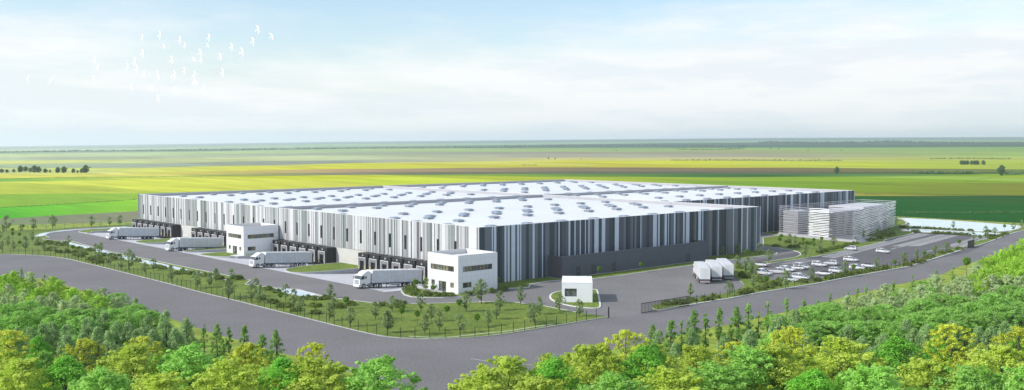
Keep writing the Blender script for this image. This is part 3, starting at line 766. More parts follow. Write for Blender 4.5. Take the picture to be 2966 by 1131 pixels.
# ------------------------------------------------------------------ louvred building
LV = empty('louvred_building', (158.0,24.6,0.08), 0, 'pavilion wrapped in silver horizontal louvres behind the car park', 'pavilion')
o_ = Vector((158.0,24.6))
Lc, Nc, Rc, Fc = (Vector(p)-o_ for p in ((158.0,24.6),(152.2,-6.5),(215.0,11.3),(214.9,25.2)))
def slats(mb, a, b, z0, z1, n, w_, h, mat, jit=0.0, seed=0):
    r_ = random.Random(seed); d = (b-a).normalized(); s = Vector((d.y,-d.x)); ln_ = (b-a).length
    for i in range(n):
        z_ = z0 + (z1-z0)*i/(n-1)
        k = max(2, int(ln_/7)); offs = [r_.uniform(-jit, jit) for _ in range(k+1)]; zz = [r_.uniform(-jit, jit)*0.25 for _ in range(k+1)]
        for j in range(k):
            p = a.lerp(b, j/k) + s*offs[j]; q = a.lerp(b, (j+1)/k) + s*offs[j+1]
            vs = [(p.x-s.x*w_,p.y-s.y*w_,z_+zz[j]-h),(q.x-s.x*w_,q.y-s.y*w_,z_+zz[j+1]-h),(q.x+s.x*w_,q.y+s.y*w_,z_+zz[j+1]-h),(p.x+s.x*w_,p.y+s.y*w_,z_+zz[j]-h)]
            vs += [(x,y,z+2*h) for x,y,z in vs]; mb.hexa(vs, mat)
C1 = Lc.lerp(Nc,0.42); C2 = Lc.lerp(Nc,0.69)  # straight side split so its lit and shaded stretches are painted by slat colour
for (a, b, nm, sd, mt_) in ((Lc,C1,'louvre_screen',1,'louvre_steel'),(C1,C2,'louvre_screen',5,'louvre_sunlit'),(C2,Nc,'louvre_screen',6,'louvre_shaded'),(Nc,Rc,'louvre_screen',2,'louvre_pale'),(Rc,Fc,'louvre_screen',3,'louvre_steel'),(Fc,Lc,'louvre_screen',4,'louvre_steel')):
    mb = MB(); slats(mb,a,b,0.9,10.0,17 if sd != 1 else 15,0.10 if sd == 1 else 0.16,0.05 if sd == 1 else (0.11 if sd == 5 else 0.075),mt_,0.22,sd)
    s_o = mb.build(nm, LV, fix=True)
    mb = MB(); k = max(2,int((b-a).length/7))
    for j in range(k):
        p = a.lerp(b, j/k); mb.tube((p.x,p.y,0),(p.x,p.y,10.05),0.06,'louvre_steel',5)
    mb.build('post', s_o)
def prism(mb, P_, z0, z1, mat):
    n = len(P_); vs = [(p[0],p[1],z0) for p in P_]+[(p[0],p[1],z1) for p in P_]
    mb.add(vs, [tuple(range(n))[::-1], tuple(range(n,2*n))] + [(i,(i+1)%n,n+(i+1)%n,n+i) for i in range(n)], mat)
mb = MB(); prism(mb, [(q[0]-158,q[1]-24.6) for q in ((156.4,3.4),(182,6.0),(183,13.5),(157.6,13.0))],0,8.7,'louvre_dark'); prism(mb, [(q[0]-158,q[1]-24.6) for q in ((156.4,3.4),(182,6.0),(183,13.5),(157.6,13.0))],8.701,8.9,'louvre_white')
bb = [Vector((q[0]-158,q[1]-24.6)) for q in ((156.4,3.4),(182,6.0),(183,13.5),(157.6,13.0))]
for i in range(4): slats(mb,bb[i]+(bb[i]-sum(bb,Vector((0,0)))/4)*0.02,bb[(i+1)%4]+(bb[(i+1)%4]-sum(bb,Vector((0,0)))/4)*0.02,0.4,8.6,15,0.07,0.15,'louvre_white',0.0,7+i)
mb.build('inner_volume', LV, fix=True)
mb = MB(); prism(mb, [(q[0]-158,q[1]-24.6) for q in ((186,8.5),(212,13.0),(212,23.5),(186,22.0))],0,8.9,'louvre_dark'); prism(mb, [(q[0]-158,q[1]-24.6) for q in ((186,8.5),(212,13.0),(212,23.5),(186,22.0))],8.901,9.1,'louvre_white'); cc = [Vector((q[0]-158,q[1]-24.6)) for q in ((185.9,8.4),(212.1,12.9),(212.1,23.6),(185.9,22.1))]
for i in range(4): slats(mb,cc[i],cc[(i+1)%4],0.4,8.8,15,0.07,0.15,'louvre_white',0.0,17+i)
mb.build('inner_volume', LV, fix=True)
mb = MB(); prism(mb, [(q[0]-158,q[1]-24.6) for q in ((157.3,17.0),(164,17.0),(164,23.5),(158.4,23.5))],0,8.6,'louvre_steel'); mb.build('inner_volume', LV, fix=True)
# stepped plinth with rounded near corner
def rounded(P_, it=3): return smooth_line(P_, True, it)
mb = MB()
for k,(o2,z0,z1) in enumerate([(0,0,0.25),(0.35,0.251,0.5),(0.7,0.501,0.75)]):
    P_ = rounded([Vector((-1.8+o2*.4,0.8-o2)),Vector((-7.6+o2*.4,-32.6+o2)),Vector((-2.0-o2,-34.2+o2)),Vector((14.0-o2,-29.0+o2)),Vector((3.5-o2,0.5-o2))],1)
    prism(mb,[(p.x,p.y) for p in P_],z0,z1,'louvre_steel')
mb.build('base', LV, fix=True)

# ------------------------------------------------------------------ vehicles
def wheel(mb_t, mb_r, x, y, r, w_, side):
    y1 = y + side*w_/2; y0 = y - side*w_/2
    mb_t.tube((x,y0,r),(x,y1,r),r,'tyre',18)
    mb_r.tube((x,y1-side*0.01,r),(x,y1+side*0.015,r),r*0.62,'rim',14); mb_r.tube((x,y1+side*0.015,r),(x,y1+side*0.03,r),r*0.22,'truck_grey',8)
def make_truck(curtain='curtain'):
    """local: nose at -x, rear at +x, origin on the ground below the middle of the trailer rear; length 16.6"""
    E = empty('lorry', (0,0,0))
    w2 = 1.27
    # trailer x from -13.6 to 0
    mb = MB(); mb.box(-13.6,-w2,1.20,-0.03,w2,3.85,curtain); mb.box(-13.62,-w2-0.01,3.851,0.0,w2+0.01,3.95,'truck_white')
    mb.box(-0.03,-w2,1.20,0.0,w2,3.85,'truck_white'); mb.box(-13.62,-w2,1.20,-13.60,w2,3.85,'truck_white')
    for k in range(0,19):
        x_ = -13.4+k*0.73
        for s in (-1,1): mb.box(x_-0.03,s*(w2+0.012)-0.01,1.22,x_+0.03,s*(w2+0.012)+0.01,3.84,'truck_white') if k % 6 == 0 else mb.box(x_-0.02,s*(w2+0.012)-0.01,1.12,x_+0.02,s*(w2+0.012)+0.01,1.45,'truck_grey')
    t = mb.build('trailer_box', E, fix=True)
    mb = MB()
    mb.box(-13.6,-w2+0.02,1.08,0.0,w2-0.02,1.199,'truck_blue'); mb.box(-13.0,-0.5,0.85,-0.2,-0.35,1.079,'truck_grey'); mb.box(-13.0,0.35,0.85,-0.2,0.5,1.079,'truck_grey')
    for s in (-1,1):
        mb.box(-9.0,s*1.2-0.03,0.45,-5.9,s*1.2+0.03,0.60,'truck_white'); mb.box(-9.0,s*1.2-0.03,0.78,-5.9,s*1.2+0.03,0.90,'truck_white')
        mb.box(-9.0,s*1.17-0.03,0.45,-8.9,s*1.17+0.03,1.07,'truck_grey'); mb.box(-6.0,s*1.17-0.03,0.45,-5.9,s*1.17+0.03,1.07,'truck_grey')
        mb.box(-9.6,s*0.9-0.06,0.1,-9.45,s*0.9+0.06,1.07,'truck_grey'); mb.box(-8.0,s*0.85-0.25,0.5,-6.8,s*0.85+0.25,1.0,'truck_grey')
    mb.build('trailer_chassis', E, fix=True)
    mb = MB(); mb.box(-0.12,-1.2,0.45,0.02,1.2,0.62,'truck_white'); mb.box(-0.10,-1.2,0.80,0.01,1.2,0.98,'truck_grey'); mb.box(-0.08,-1.0,0.6,-0.02,-0.9,1.07,'truck_grey'); mb.box(-0.08,0.9,0.6,-0.02,1.0,1.07,'truck_grey'); mb.build('rear_bumper', E, fix=True)
    for s in (-1,1):
        mb = MB(); mb.box(0.005,s*0.95-0.2,0.82,0.035,s*0.95+0.2,0.95,'lamp_red'); mb.build('tail_light', E, fix=True)
    mb = MB(); mb.box(0.001,-0.01,1.25,0.02,0.01,3.8,'truck_grey')
    for s in (-1,1):
        for q in (0.35,0.62): mb.tube((0.02,s*q,1.3),(0.02,s*q,3.7),0.014,'truck_white',5)
    mb.build('rear_door', E, fix=True)
    # tractor x from -17.0 to -11
    prof = [(-16.75,0.55),(-16.85,1.2),(-16.8,1.95),(-16.35,2.95),(-16.1,3.08),(-14.65,3.12),(-14.65,1.0),(-15.0,0.85),(-15.15,0.5)]
    mb = MB(); cw = 1.22
    rings = [[(x,-cw,z) for x,z in prof],[(x,cw,z) for x,z in prof]]
    mb.loft(rings,'truck_white')
    # roof fairing
    fp = [(-16.0,3.09),(-15.4,3.62),(-14.75,3.88),(-14.4,3.88),(-14.4,3.09)]
    mb.loft([[(x,-cw*0.93,z) for x,z in fp],[(x,cw*0.93,z) for x,z in fp]],'truck_white')
    for s in (-1,1): mb.box(-14.64,s*1.12-0.03,1.1,-14.0,s*1.12+0.03,3.7,'truck_white')
    mb.box(-17.0,-1.2,0.35,-16.70,1.2,0.85,'truck_white'); mb.box(-17.0,-1.24,0.36,-15.9,-1.1,0.8,'truck_white'); mb.box(-17.0,1.1,0.36,-15.9,1.24,0.8,'truck_white')
    cab = mb.build('cab', E, fix=True)
    mb = MB()
    for k in range(6): z_ = 0.95+k*0.16; mb.box(-16.90,-0.85,z_,-16.80,0.85,z_+0.07,'truck_grey')
    mb.build('grille', E, fix=True)
    # windscreen and side windows
    mb = MB()
    def pane(p0,p1,y0,y1,off):
        mb.add([(p0[0]-off,y0,p0[1]),(p0[0]-off,y1,p0[1]),(p1[0]-off,y1,p1[1]),(p1[0]-off,y0,p1[1])],[(0,3,2,1)],'car_glass')
    pane((-16.77,2.03),(-16.42,2.82),-1.08,1.08,0.015); mb.build('windscreen', E)
    mb = MB(); mb.box(-16.7,-1.25,2.78,-16.45,1.25,2.9,'truck_white'); mb.build('sun_visor', E, fix=True)
    for s in (-1,1):
        mb = MB(); y_ = s*(cw+0.01)
        mb.add([(-16.6,y_,2.05),(-15.65,y_,2.05),(-15.65,y_,2.75),(-16.32,y_,2.75)],[(0,1,2,3)],'car_glass'); mb.add([(-15.5,y_,2.2),(-15.1,y_,2.2),(-15.1,y_,2.7),(-15.5,y_,2.7)],[(0,1,2,3)],'car_glass'); mb.build('side_window', E)
        mb = MB(); mb.box(-16.85,s*1.35-0.08,1.95,-16.7,s*1.35+0.08,2.65,'truck_grey'); mb.tube((-16.75,s*1.2,2.5),(-16.75,s*1.35,2.5),0.02,'truck_grey'); mb.build('mirror', E, fix=True)
        mb = MB(); mb.box(-17.02,s*0.95-0.17,0.55,-16.98,s*0.95+0.17,0.78,'lamp_clear'); mb.build('headlight', E, fix=True)
        mb = MB()
        for x_ in (-15.75,): 
            pr = [(x_+0.68*math.cos(a_), 0.5+0.68*math.sin(a_)) for a_ in [R(q) for q in range(0,181,20)]] + [(x_+0.55*math.cos(a_), 0.5+0.55*math.sin(a_)) for a_ in [R(q) for q in range(180,-1,-20)]]
            mb.loft([[(x,s*0.95,z) for x,z in pr],[(x,s*1.25,z) for x,z in pr]],'truck_grey')
        mb.box(-14.6,s*0.95-0.28,0.45,-13.4,s*0.95+0.28,1.0,'truck_grey'); mb.build('side_skirt', E, fix=True)
    mb = MB(); mb.box(-15.8,-0.45,0.75,-11.0,-0.3,1.0,'truck_grey'); mb.box(-15.8,0.3,0.75,-11.0,0.45,1.0,'truck_grey'); mb.box(-12.7,-0.6,1.0,-11.6,0.6,1.08,'truck_grey'); mb.build('tractor_chassis', E, fix=True)
    for x_ in (-15.75,-12.7,-11.35,-4.9,-3.55,-2.2):
        for s in (-1,1):
            a = MB(); b = MB(); wheel(a,b,x_,s*1.08,0.5,0.34,s)
            wo = a.build('wheel', E, fix=True); b.build('rim', wo, fix=True)
    return E
truck0 = make_truck()
G = 'parked lorries'
slope = math.atan(0.07)
tr_spots = [(-6.2,14.8,'white articulated lorry at the nearest docks, beside the front office'),(-6.2,63.6,'white articulated lorry between the rear office and front lawn mound'),(-6.2,116.3,'white articulated lorry partly behind the thin grass strip near the rear office'),(-6.2,164.6,'white articulated lorry farthest away, at the left end of the docks')]
for i, (x, y, lb) in enumerate(tr_spots):
    t = truck0 if i == 0 else copy_tree(truck0)
    t.location = (x, y, -0.07*(x+21)); t.rotation_euler = (0, slope*0.93, 0)
    tag(t, lb, 'lorry', 'lorries at the loading docks')
for (x, y, lb) in [(39.7,-32.4,'white box lorry parked nose to the annex, leftmost of three'),(44.75,-32.0,'white box lorry parked in the middle of the row of three'),(49.2,-32.0,'white box lorry parked rightmost of three, next to the trees')]:
    t = make_truck('truck_white') if x < 40 else copy_tree(t); t.location = (x, y, 0.0); t.rotation_euler = (0,0,R(43.5+180)); t.scale = (0.92,0.92,0.92)
    tag(t, lb, 'lorry', 'lorries parked facing the annex')

def car_body(kind):
    """local: front at +x, centre at origin"""
    E = empty('car', (0,0,0))
    L_ = {'hatch':4.1,'mpv':4.4,'open':4.3}[kind]; hw = 0.86
    a = L_/2
    if kind == 'hatch':   low = [(-a,0.35,0.80,0.74),(-a+0.12,0.24,0.93,0.82),(-1.1,0.2,0.97,0.86),(0.3,0.2,0.95,0.86),(1.0,0.2,0.90,0.85),(a-0.35,0.22,0.76,0.80),(a-0.05,0.3,0.62,0.70),(a,0.36,0.52,0.62)]; top = [(-a+0.15,0.93),(-a+0.45,1.40),(-0.9,1.48),(0.2,1.46),(1.1,0.92)]
    elif kind == 'mpv':   low = [(-a,0.35,0.85,0.76),(-a+0.12,0.24,1.0,0.84),(-1.1,0.2,1.02,0.88),(0.3,0.2,1.0,0.88),(1.2,0.2,0.94,0.86),(a-0.35,0.22,0.82,0.82),(a-0.05,0.3,0.66,0.72),(a,0.36,0.55,0.62)]; top = [(-a+0.12,1.0),(-a+0.4,1.52),(-0.9,1.62),(0.2,1.60),(1.5,0.93)]
    else:                 low = [(-a,0.38,0.74,0.70),(-a+0.15,0.26,0.86,0.82),(-1.2,0.2,0.90,0.87),(0.2,0.2,0.88,0.87),(0.9,0.2,0.84,0.86),(a-0.4,0.22,0.72,0.80),(a-0.06,0.3,0.58,0.70),(a,0.36,0.50,0.60)]; top = None
    mb = MB(); rings = []
    for x,zb,zt,w_ in low:
        rings.append([(x,-w_,zb+0.08),(x,-w_-0.02,(zb+zt)/2),(x,-w_+0.03,zt-0.06),(x,-w_+0.14,zt),(x,w_-0.14,zt),(x,w_-0.03,zt-0.06),(x,w_+0.02,(zb+zt)/2),(x,w_,zb+0.08),(x,w_-0.15,zb),(x,-w_+0.15,zb)])
    mb.loft(rings,'car_silver')
    mb.build('body', E, smooth=False, fix=True)
    if top:
        mb = MB(); rings = []
        n = len(top)
        base = [(x, {0:0.93}.get(0,0.93)) for x,_ in top]
        zb = 0.90 if kind == 'hatch' else 0.96
        rings = [[(x,-0.76,zb),(x,0.76,zb),(x,0.60,z),(x,-0.60,z)] for x,z in top]
        mb.loft(rings,'car_glass'); mb.build('side_window', E, fix=True)
        mb = MB(); x0,z0 = top[1]; x1,z1 = top[2]; x2,z2 = top[3]
        for (xa,za),(xb,zb2) in (((x0,z0),(x1,z1)),((x1,z1),(x2,z2))):
            mb.hexa([(xa,-0.62,za),(xb,-0.62,zb2),(xb,0.62,zb2),(xa,0.62,za),(xa,-0.60,za+0.035),(xb,-0.60,zb2+0.035),(xb,0.60,zb2+0.035),(xa,0.60,za+0.035)],'car_silver')
        for s in (-1,1):
            for xx,zt_,dx in ((x0-0.05,z0,-0.2),((x1+x2)/2,(z1+z2)/2,0.0),(x2,z2,top[4][0]-x2-0.05)):
                zb3 = 0.93 if kind == 'hatch' else 0.99
                mb.tube((xx,s*0.615,zt_),(xx+dx,s*0.77,zb3),0.04,'car_silver',4)
        mb.build('roof', E, fix=True)
    else:
        mb = MB(); mb.box(-0.95,-0.62,0.80,0.55,0.62,0.915,'car_trim'); mb.build('interior', E, fix=True)
        for sx in (-0.75,0.05):
            for s in (-1,1):
                mb = MB(); mb.hexa([(sx,s*0.35-0.22,0.9),(sx+0.14,s*0.35-0.22,0.9),(sx+0.14,s*0.35+0.22,0.9),(sx,s*0.35+0.22,0.9),(sx-0.1,s*0.35-0.17,1.22),(sx,s*0.35-0.17,1.22),(sx,s*0.35+0.17,1.22),(sx-0.1,s*0.35+0.17,1.22)],'car_trim'); mb.build('seat', E, fix=True)
        mb = MB(); mb.hexa([(0.85,-0.68,0.86),(0.9,-0.68,0.86),(0.9,0.68,0.86),(0.85,0.68,0.86),(0.42,-0.58,1.27),(0.47,-0.58,1.27),(0.47,0.58,1.27),(0.42,0.58,1.27)],'car_glass'); mb.build('windscreen', E, fix=True)
        mb = MB(); mb.box(-1.5,-0.62,0.87,-1.0,0.62,0.99,'car_trim'); mb.build('folded_roof', E, fix=True)
    wb = {'hatch':1.25,'mpv':1.35,'open':1.3}[kind]
    for x_ in (-wb,wb):
        for s in (-1,1):
            p = MB(); q = MB(); wheel(p,q,x_,s*0.78,0.32,0.22,s); wo = p.build('wheel', E, fix=True); q.build('rim', wo, fix=True)
    for s in (-1,1):
        mb = MB(); mb.box(a-0.22,s*0.55-0.13,0.60,a-0.04,s*0.55+0.13,0.70,'lamp_clear'); mb.build('headlight', E, fix=True)
        mb = MB(); mb.box(-a-0.01,s*0.62-0.1,0.66,-a+0.1,s*0.62+0.1,0.95 if kind=='mpv' else 0.82,'lamp_red'); mb.build('tail_light', E, fix=True)
        mb = MB(); mb.box(0.72,s*0.93-0.07,0.92,0.84,s*0.93+0.07,1.03,'car_silver'); mb.build('mirror', E, fix=True)
    return E
protos = {}
cars = [('open',325,370,1,'silver open-top car at the left end of the car park'),('mpv',370,498,-1,'silver people carrier nearest the lorry park, facing the road'),('mpv',572,478,1,'silver people carrier with red tail lights, behind a leafy tree'),
 ('hatch',722,445,-1,'silver hatchback close behind the car with red tail lights'),('open',872,422,1,'open-top silver car parked tight before another car'),('mpv',938,405,-1,'silver car mostly hidden behind the open-top car'),
 ('hatch',1202,372,-1,'silver hatchback facing the road, nose touching a second hatchback'),('hatch',1372,352,1,'silver hatchback facing the warehouse, tail toward the road'),('hatch',1672,298,-1,'silver hatchback alone in the middle of the car park'),
 ('hatch',1670,130,1,'small silver hatchback parked on the white striped bays'),('hatch',2150,172,-1,'silver hatchback alone at the far end, right of the striped bays'),('hatch',1765,420,-1,'silver hatchback behind the ball-topped tree at the fence'),
 ('open',1950,390,-1,'open-top silver car at the right end beside the fence'),('hatch',1462,468,-1,'silver hatchback between two fence trees, right of an open-top car'),('open',1270,505,1,'open-top silver car next to the fence bushes, facing the warehouse'),
 ('mpv',925,568,-1,'large silver people carrier closest to the roadside fence'),('open',750,598,-1,'low silver open car half hidden by a tree at the fence')]
for kind, a, b, dr, lb in cars:
    if kind not in protos: protos[kind] = c = car_body(kind)
    else: c = copy_tree(protos[kind])
    p = at(*px('K', a, b)); c.scale = (0.93,0.93,0.93); c.location = (p.x, p.y, 0.0); c.rotation_euler.z = R(90 if dr > 0 else -90) + R(9) + random.uniform(-0.06,0.06)
    tag(c, lb, 'car', 'silver cars in the car park')

# ------------------------------------------------------------------ fences and gates
post_m = MB().box(-0.035,-0.035,-0.1,0.035,0.035,1.85,'fence_black').mesh('post')
def resample(P_, step):
    P_ = [Vector(p) for p in P_]; out = [P_[0].copy()]; acc = 0.0
    for a, b in zip(P_, P_[1:]):
        l = (b-a).length; t = step-acc
        while t <= l: out.append(a.lerp(b, t/l)); t += step
        acc = l-(t-step)
    return out
def fence(P_, step, label, h=1.85):
    Q_ = resample(P_, step)[:100]; o = Q_[0]
    F = empty('fence', (o.x,o.y,0.0), 0, label, 'fence')
    for q in Q_: link('post', post_m, F, (q.x-o.x, q.y-o.y, 0.0))
    mb = MB()
    for a, b in zip(Q_, Q_[1:]):
        for z_ in (0.25,0.9,1.55): mb.tube((a.x-o.x,a.y-o.y,z_),(b.x-o.x,b.y-o.y,z_),0.008,'fence_black',3)
    mb.build('wire', F)
nf = [Vector(p)+Vector((0.45,0.45)) for p in smooth_line(north, it=1)]
full = resample(nf, 2.5)
# split the long roadside fence where it bends
first = full[:max(2, len(full)-170)] if len(full) > 170 else []
seg = full[len(first):] if first else full
if first: fence(first, 2.5, 'black post fence curving along the road at the far left lawn')
fence(seg[:86], 2.5, 'black post fence along the road past the planted lawn, left of the front corner')
fence(seg[85:], 2.5, 'black post fence rounding the front lawn corner and ending at the gate')
fr_ = pts('c', [(1215,700),(1500,652),(1718,608)]) + pts('K', [(700,702),(1180,626),(1500,562),(1960,479)])
fence(fr_, 2.5, 'black post fence along the road beside the car park')
fence(pts('K', [(1960,479),(2576,366)])+pts('W',[(480,720)]), 2.2, 'short black post fence at the car park end by the road')
fence(pts('Z', [(-600,345),(0,325),(300,305),(540,292),(850,275),(1070,265),(1400,250),(1700,238),(1960,222)]), 3.2, 'distant black post fence at the far left behind the lawn')
fence([land(*px('W',a,b)).xy for a,b in [(20,58),(160,52),(700,84),(1000,103),(1500,132),(1993,164),(2300,185)]], 4.0, 'distant black post fence behind the pond')
# sliding gate
ga = at(*px('c',877,757)); gb = at(*px('c',1215,700)); v = (gb-ga); gl_ = v.length
GT = empty('sliding_gate', (ga.x,ga.y,0.0), math.atan2(v.y,v.x), 'black barred sliding gate standing open at the entrance', 'gate')
mb = MB()
for z_ in (0.1,1.86): mb.box(0,-0.04,z_-0.05,gl_,0.04,z_+0.05,'fence_black')
mb.build('rail', GT)
nb = 34
bar = MB().box(-0.035,-0.035,0.15,0.035,0.035,1.81,'fence_black').mesh('bar')
for i in range(nb+1): link('bar', bar, GT, (gl_*i/nb, 0, 0))
mb = MB(); mb.box(-0.09,-0.09,0,0.09,0.09,2.0,'fence_black'); p = at(*px('c',645,788)); tag(mb.build('gate_post', None, (p.x,p.y,0)), 'thick black post where the front fence ends at the entrance', 'gate post')
ga = at(*px('W',1192,490)); gb = at(*px('W',1285,465)); v = (gb-ga); gl_ = v.length
G2 = empty('sliding_gate', (ga.x,ga.y,0.0), math.atan2(v.y,v.x), 'dark narrow slatted gate at the car park entrance by the road', 'gate')
mb = MB()
for z_ in (0.1,2.15): mb.box(0,-0.04,z_-0.06,gl_,0.04,z_+0.06,'gate_grey')
mb.build('rail', G2)
bar = MB().box(-0.055,-0.03,0.16,0.055,0.03,2.09,'gate_grey').mesh('bar')
nb = 34
for i in range(nb+1): link('bar', bar, G2, (gl_*i/nb, 0, 0))

# ------------------------------------------------------------------ trees
def leaves(mb, centers, n, size, mat, rr, up=0.35, flat=1.0, droop=0.0):
    """leaf clumps: many small folded faces around each centre"""
    for (c, cr) in centers:
        c = Vector(c)
        for _ in range(n):
            d = Vector((rr.gauss(0,1), rr.gauss(0,1), rr.gauss(0,1)))
            if d.length < 1e-3: continue
            d.normalize(); rad = cr*(rr.random()**0.45)
            p = c + Vector((d.x, d.y, d.z*flat))*rad
            nrm = (d + Vector((0,0,up)) + Vector((rr.uniform(-.5,.5),rr.uniform(-.5,.5),rr.uniform(-.5,.5)))).normalized()
            a = nrm.orthogonal().normalized(); a.rotate(Matrix.Rotation(rr.uniform(0,6.28),3,nrm)); b = nrm.cross(a)
            s = size*rr.uniform(0.6,1.25)
            q0, q1, q2, q3 = p - a*s, p + b*s*0.55, p + a*s - Vector((0,0,droop*s)), p - b*s*0.55
            mb.add([q0,q1,q2,q3],[(0,1,2,3)],mat)
def trunk_mesh(h, r, mat, rr, limbs=()):
    mb = MB(); p = Vector((0,0,-0.05)); k = 4; pr = r
    bend = Vector((rr.uniform(-.03,.03),rr.uniform(-.03,.03),0))*h
    for i in range(k):
        q = Vector((bend.x*(i+1)/k, bend.y*(i+1)/k, h*(i+1)/k)); nr = r*(1-0.75*(i+1)/k)
        mb.tube(p,q,pr,mat,6,nr); p, pr = q, nr
    for (z0, tip) in limbs:
        s = Vector((bend.x*z0/h, bend.y*z0/h, z0)); tip = Vector(tip); m_ = s.lerp(tip,0.55)+Vector((0,0,-0.04*h))
        rb = r*0.45*(1-0.5*z0/h); mb.tube(s,m_,rb,mat,5,rb*0.6); mb.tube(m_,tip,rb*0.6,mat,4,rb*0.2)
    return mb.mesh('trunk')
def crown_profile(kind, t):
    if kind in ('lawn','sapling'): return (math.sin(math.pi*min(1,t*0.93+0.07))**0.7)*(1-0.25*t)
    if kind == 'thuja': return min(1, (t+0.05)*3.0)**0.6*(1-t**2.2)**0.6
    if kind == 'pine': return (1-t)**0.75*min(1,(t+0.08)*5)
    if kind in ('lime','green','fresh'): return min(1,(t+0.06)*2.6)**0.6*(1-t**1.7)**0.72
    if kind == 'silver': return min(1,(t+0.05)*3)**0.6*(1-t**1.5)**0.65
    if kind in ('acacia',): return min(1,(t+0.1)*2.0)*(1-t**3.5)**0.5
    return math.sin(math.pi*t)**0.5
SPEC = {  # height, crown base fraction, radius, clusters, cluster radius, leaves per cluster, leaf size, material, bark
 'lawn':(4.6,0.22,1.42,56,0.40,32,0.12,'leaf_lawn','bark'),
 'sapling':(4.8,0.22,0.62,26,0.30,24,0.13,'leaf_pine','bark'),
 'lime':(9.3,0.05,4.7,210,0.85,60,0.145,'leaf_lime','bark'),
 'green':(8.8,0.05,4.0,180,0.8,58,0.14,'leaf_green','bark'),
 'fresh':(8.8,0.05,4.3,190,0.8,58,0.14,'leaf_fresh','bark'),
 'gold':(8.5,0.15,3.8,120,0.55,52,0.15,'leaf_gold','bark'),
 'thuja':(6.3,0.02,1.5,130,0.42,56,0.105,'leaf_thuja','bark'),
 'pine':(5.5,0.14,1.35,70,0.36,40,0.11,'leaf_pine','bark'),
 'silver':(7.0,0.08,2.5,130,0.55,52,0.11,'leaf_silver','bark_pale'),
 'acacia':(7.5,0.15,4.2,180,0.7,52,0.125,'leaf_acacia','bark'),
 'bright':(7.5,0.1,3.4,160,0.62,50,0.12,'leaf_bright','bark'),
}
KINDS = {}
def make_kind(kind, nvar=3):
    h, cb, rad, nc, cr, nl, ls, lm, bk = SPEC[kind]; out = []
    for v in range(nvar):
        rr = random.Random(hash_(kind)+v*17); cen = []; limbs = []
        ph = rr.uniform(0,6.28)
        for i in range(nc):
            t = rr.random() if kind != 'acacia' else rr.random()**0.7
            z_ = h*(cb+(1-cb)*t*0.94); R_ = rad*crown_profile(kind if kind != 'bright' else 'fresh', t)
            th = rr.uniform(0,6.28)
            lob = 1 + 0.22*math.sin(3*th+ph+5*t) + 0.12*math.sin(5*th-ph*2+9*t)
            rad_ = R_*lob*(rr.random()**(0.33 if kind in ('thuja','lime','green','fresh','pine') else 0.45))
            c = (rad_*math.cos(th), rad_*math.sin(th), z_)
            cen.append((c, cr*rr.uniform(0.6,1.15)))
            if rr.random() < 0.16 or kind == 'gold' and rr.random() < 0.4: limbs.append((max(0.12*h,z_*0.62), c))
        if kind in ('gold','acacia','silver','lime','fresh','bright'):   # ragged outer sprays
            for i in range(int(nc*0.35)):
                th = rr.uniform(0,6.28); t = rr.uniform(0.1,0.98); R_ = rad*crown_profile('fresh', t)*rr.uniform(1.0,1.22) + 0.2
                c0 = Vector((R_*math.cos(th), R_*math.sin(th), h*(cb+(1-cb)*t*0.97)))
                cen.append((tuple(c0), cr*0.42)); cen.append((tuple(c0*1.0+Vector((math.cos(th),math.sin(th),0.5))*cr*0.5), cr*0.3))
        mb = MB(); flat = {'acacia':0.45,'gold':0.6,'silver':0.8,'thuja':1.3}.get(kind,0.8)
        leaves(mb, cen, nl, ls, lm, rr, 0.9, flat, 0.3)
        cm = mb.mesh('crown'); tm_ = trunk_mesh(h*0.86, 0.020*h+0.01, bk, rr, limbs[:16])
        out.append((cm, tm_, h))
    KINDS[kind] = out
def hash_(s): return sum(ord(c)*(i+3) for i, c in enumerate(s))
for k in SPEC: make_kind(k)
# ball topped standards and shrubs
def make_ball(nvar=2):
    out = []
    for v in range(nvar):
        rr = random.Random(90+v); h = 3.4; rad = 0.85; cen = []
        for i in range(46):
            d = Vector((rr.gauss(0,1),rr.gauss(0,1),rr.gauss(0,1))).normalized(); cen.append((tuple(Vector((0,0,h-rad))+d*rad*0.72*rr.uniform(0.8,1.08)*Vector((1,1,0.9)).length/1.65), 0.26))
        mb = MB(); leaves(mb, cen, 26, 0.11, 'leaf_ball', rr, 0.35)
        out.append((mb.mesh('crown'), trunk_mesh(h*0.75,0.05,'bark',rr,[(h*0.5,(0.3,0.1,h*0.7)),(h*0.52,(-0.25,0.2,h*0.72))]), h))
    KINDS['ball'] = out
make_ball()
def make_shrub(nvar=3):
    out = []
    for v in range(nvar):
        rr = random.Random(190+v); cen = []
        for i in range(34):
            th = rr.uniform(0,6.28); ph = math.acos(rr.uniform(0.0,1)); k = rr.uniform(0.62,0.92)
            cen.append(((0.95*k*math.sin(ph)*math.cos(th), 0.95*k*math.sin(ph)*math.sin(th), 0.12+0.80*k*math.cos(ph)), 0.24))
        mb = MB(); leaves(mb, cen, 26, 0.105, 'leaf_shrub', rr, 0.4)
        st = MB()
        for j in range(5): st.tube((0,0,-0.05),(0.45*math.cos(j*1.3),0.45*math.sin(j*1.3),0.6),0.03,'bark',4,0.01)
        out.append((mb.mesh('foliage'), st.mesh('stem'), 1.05))
    KINDS['shrub'] = out
make_shrub()
ALL = []   # (object, group key)
tr = random.Random(21)
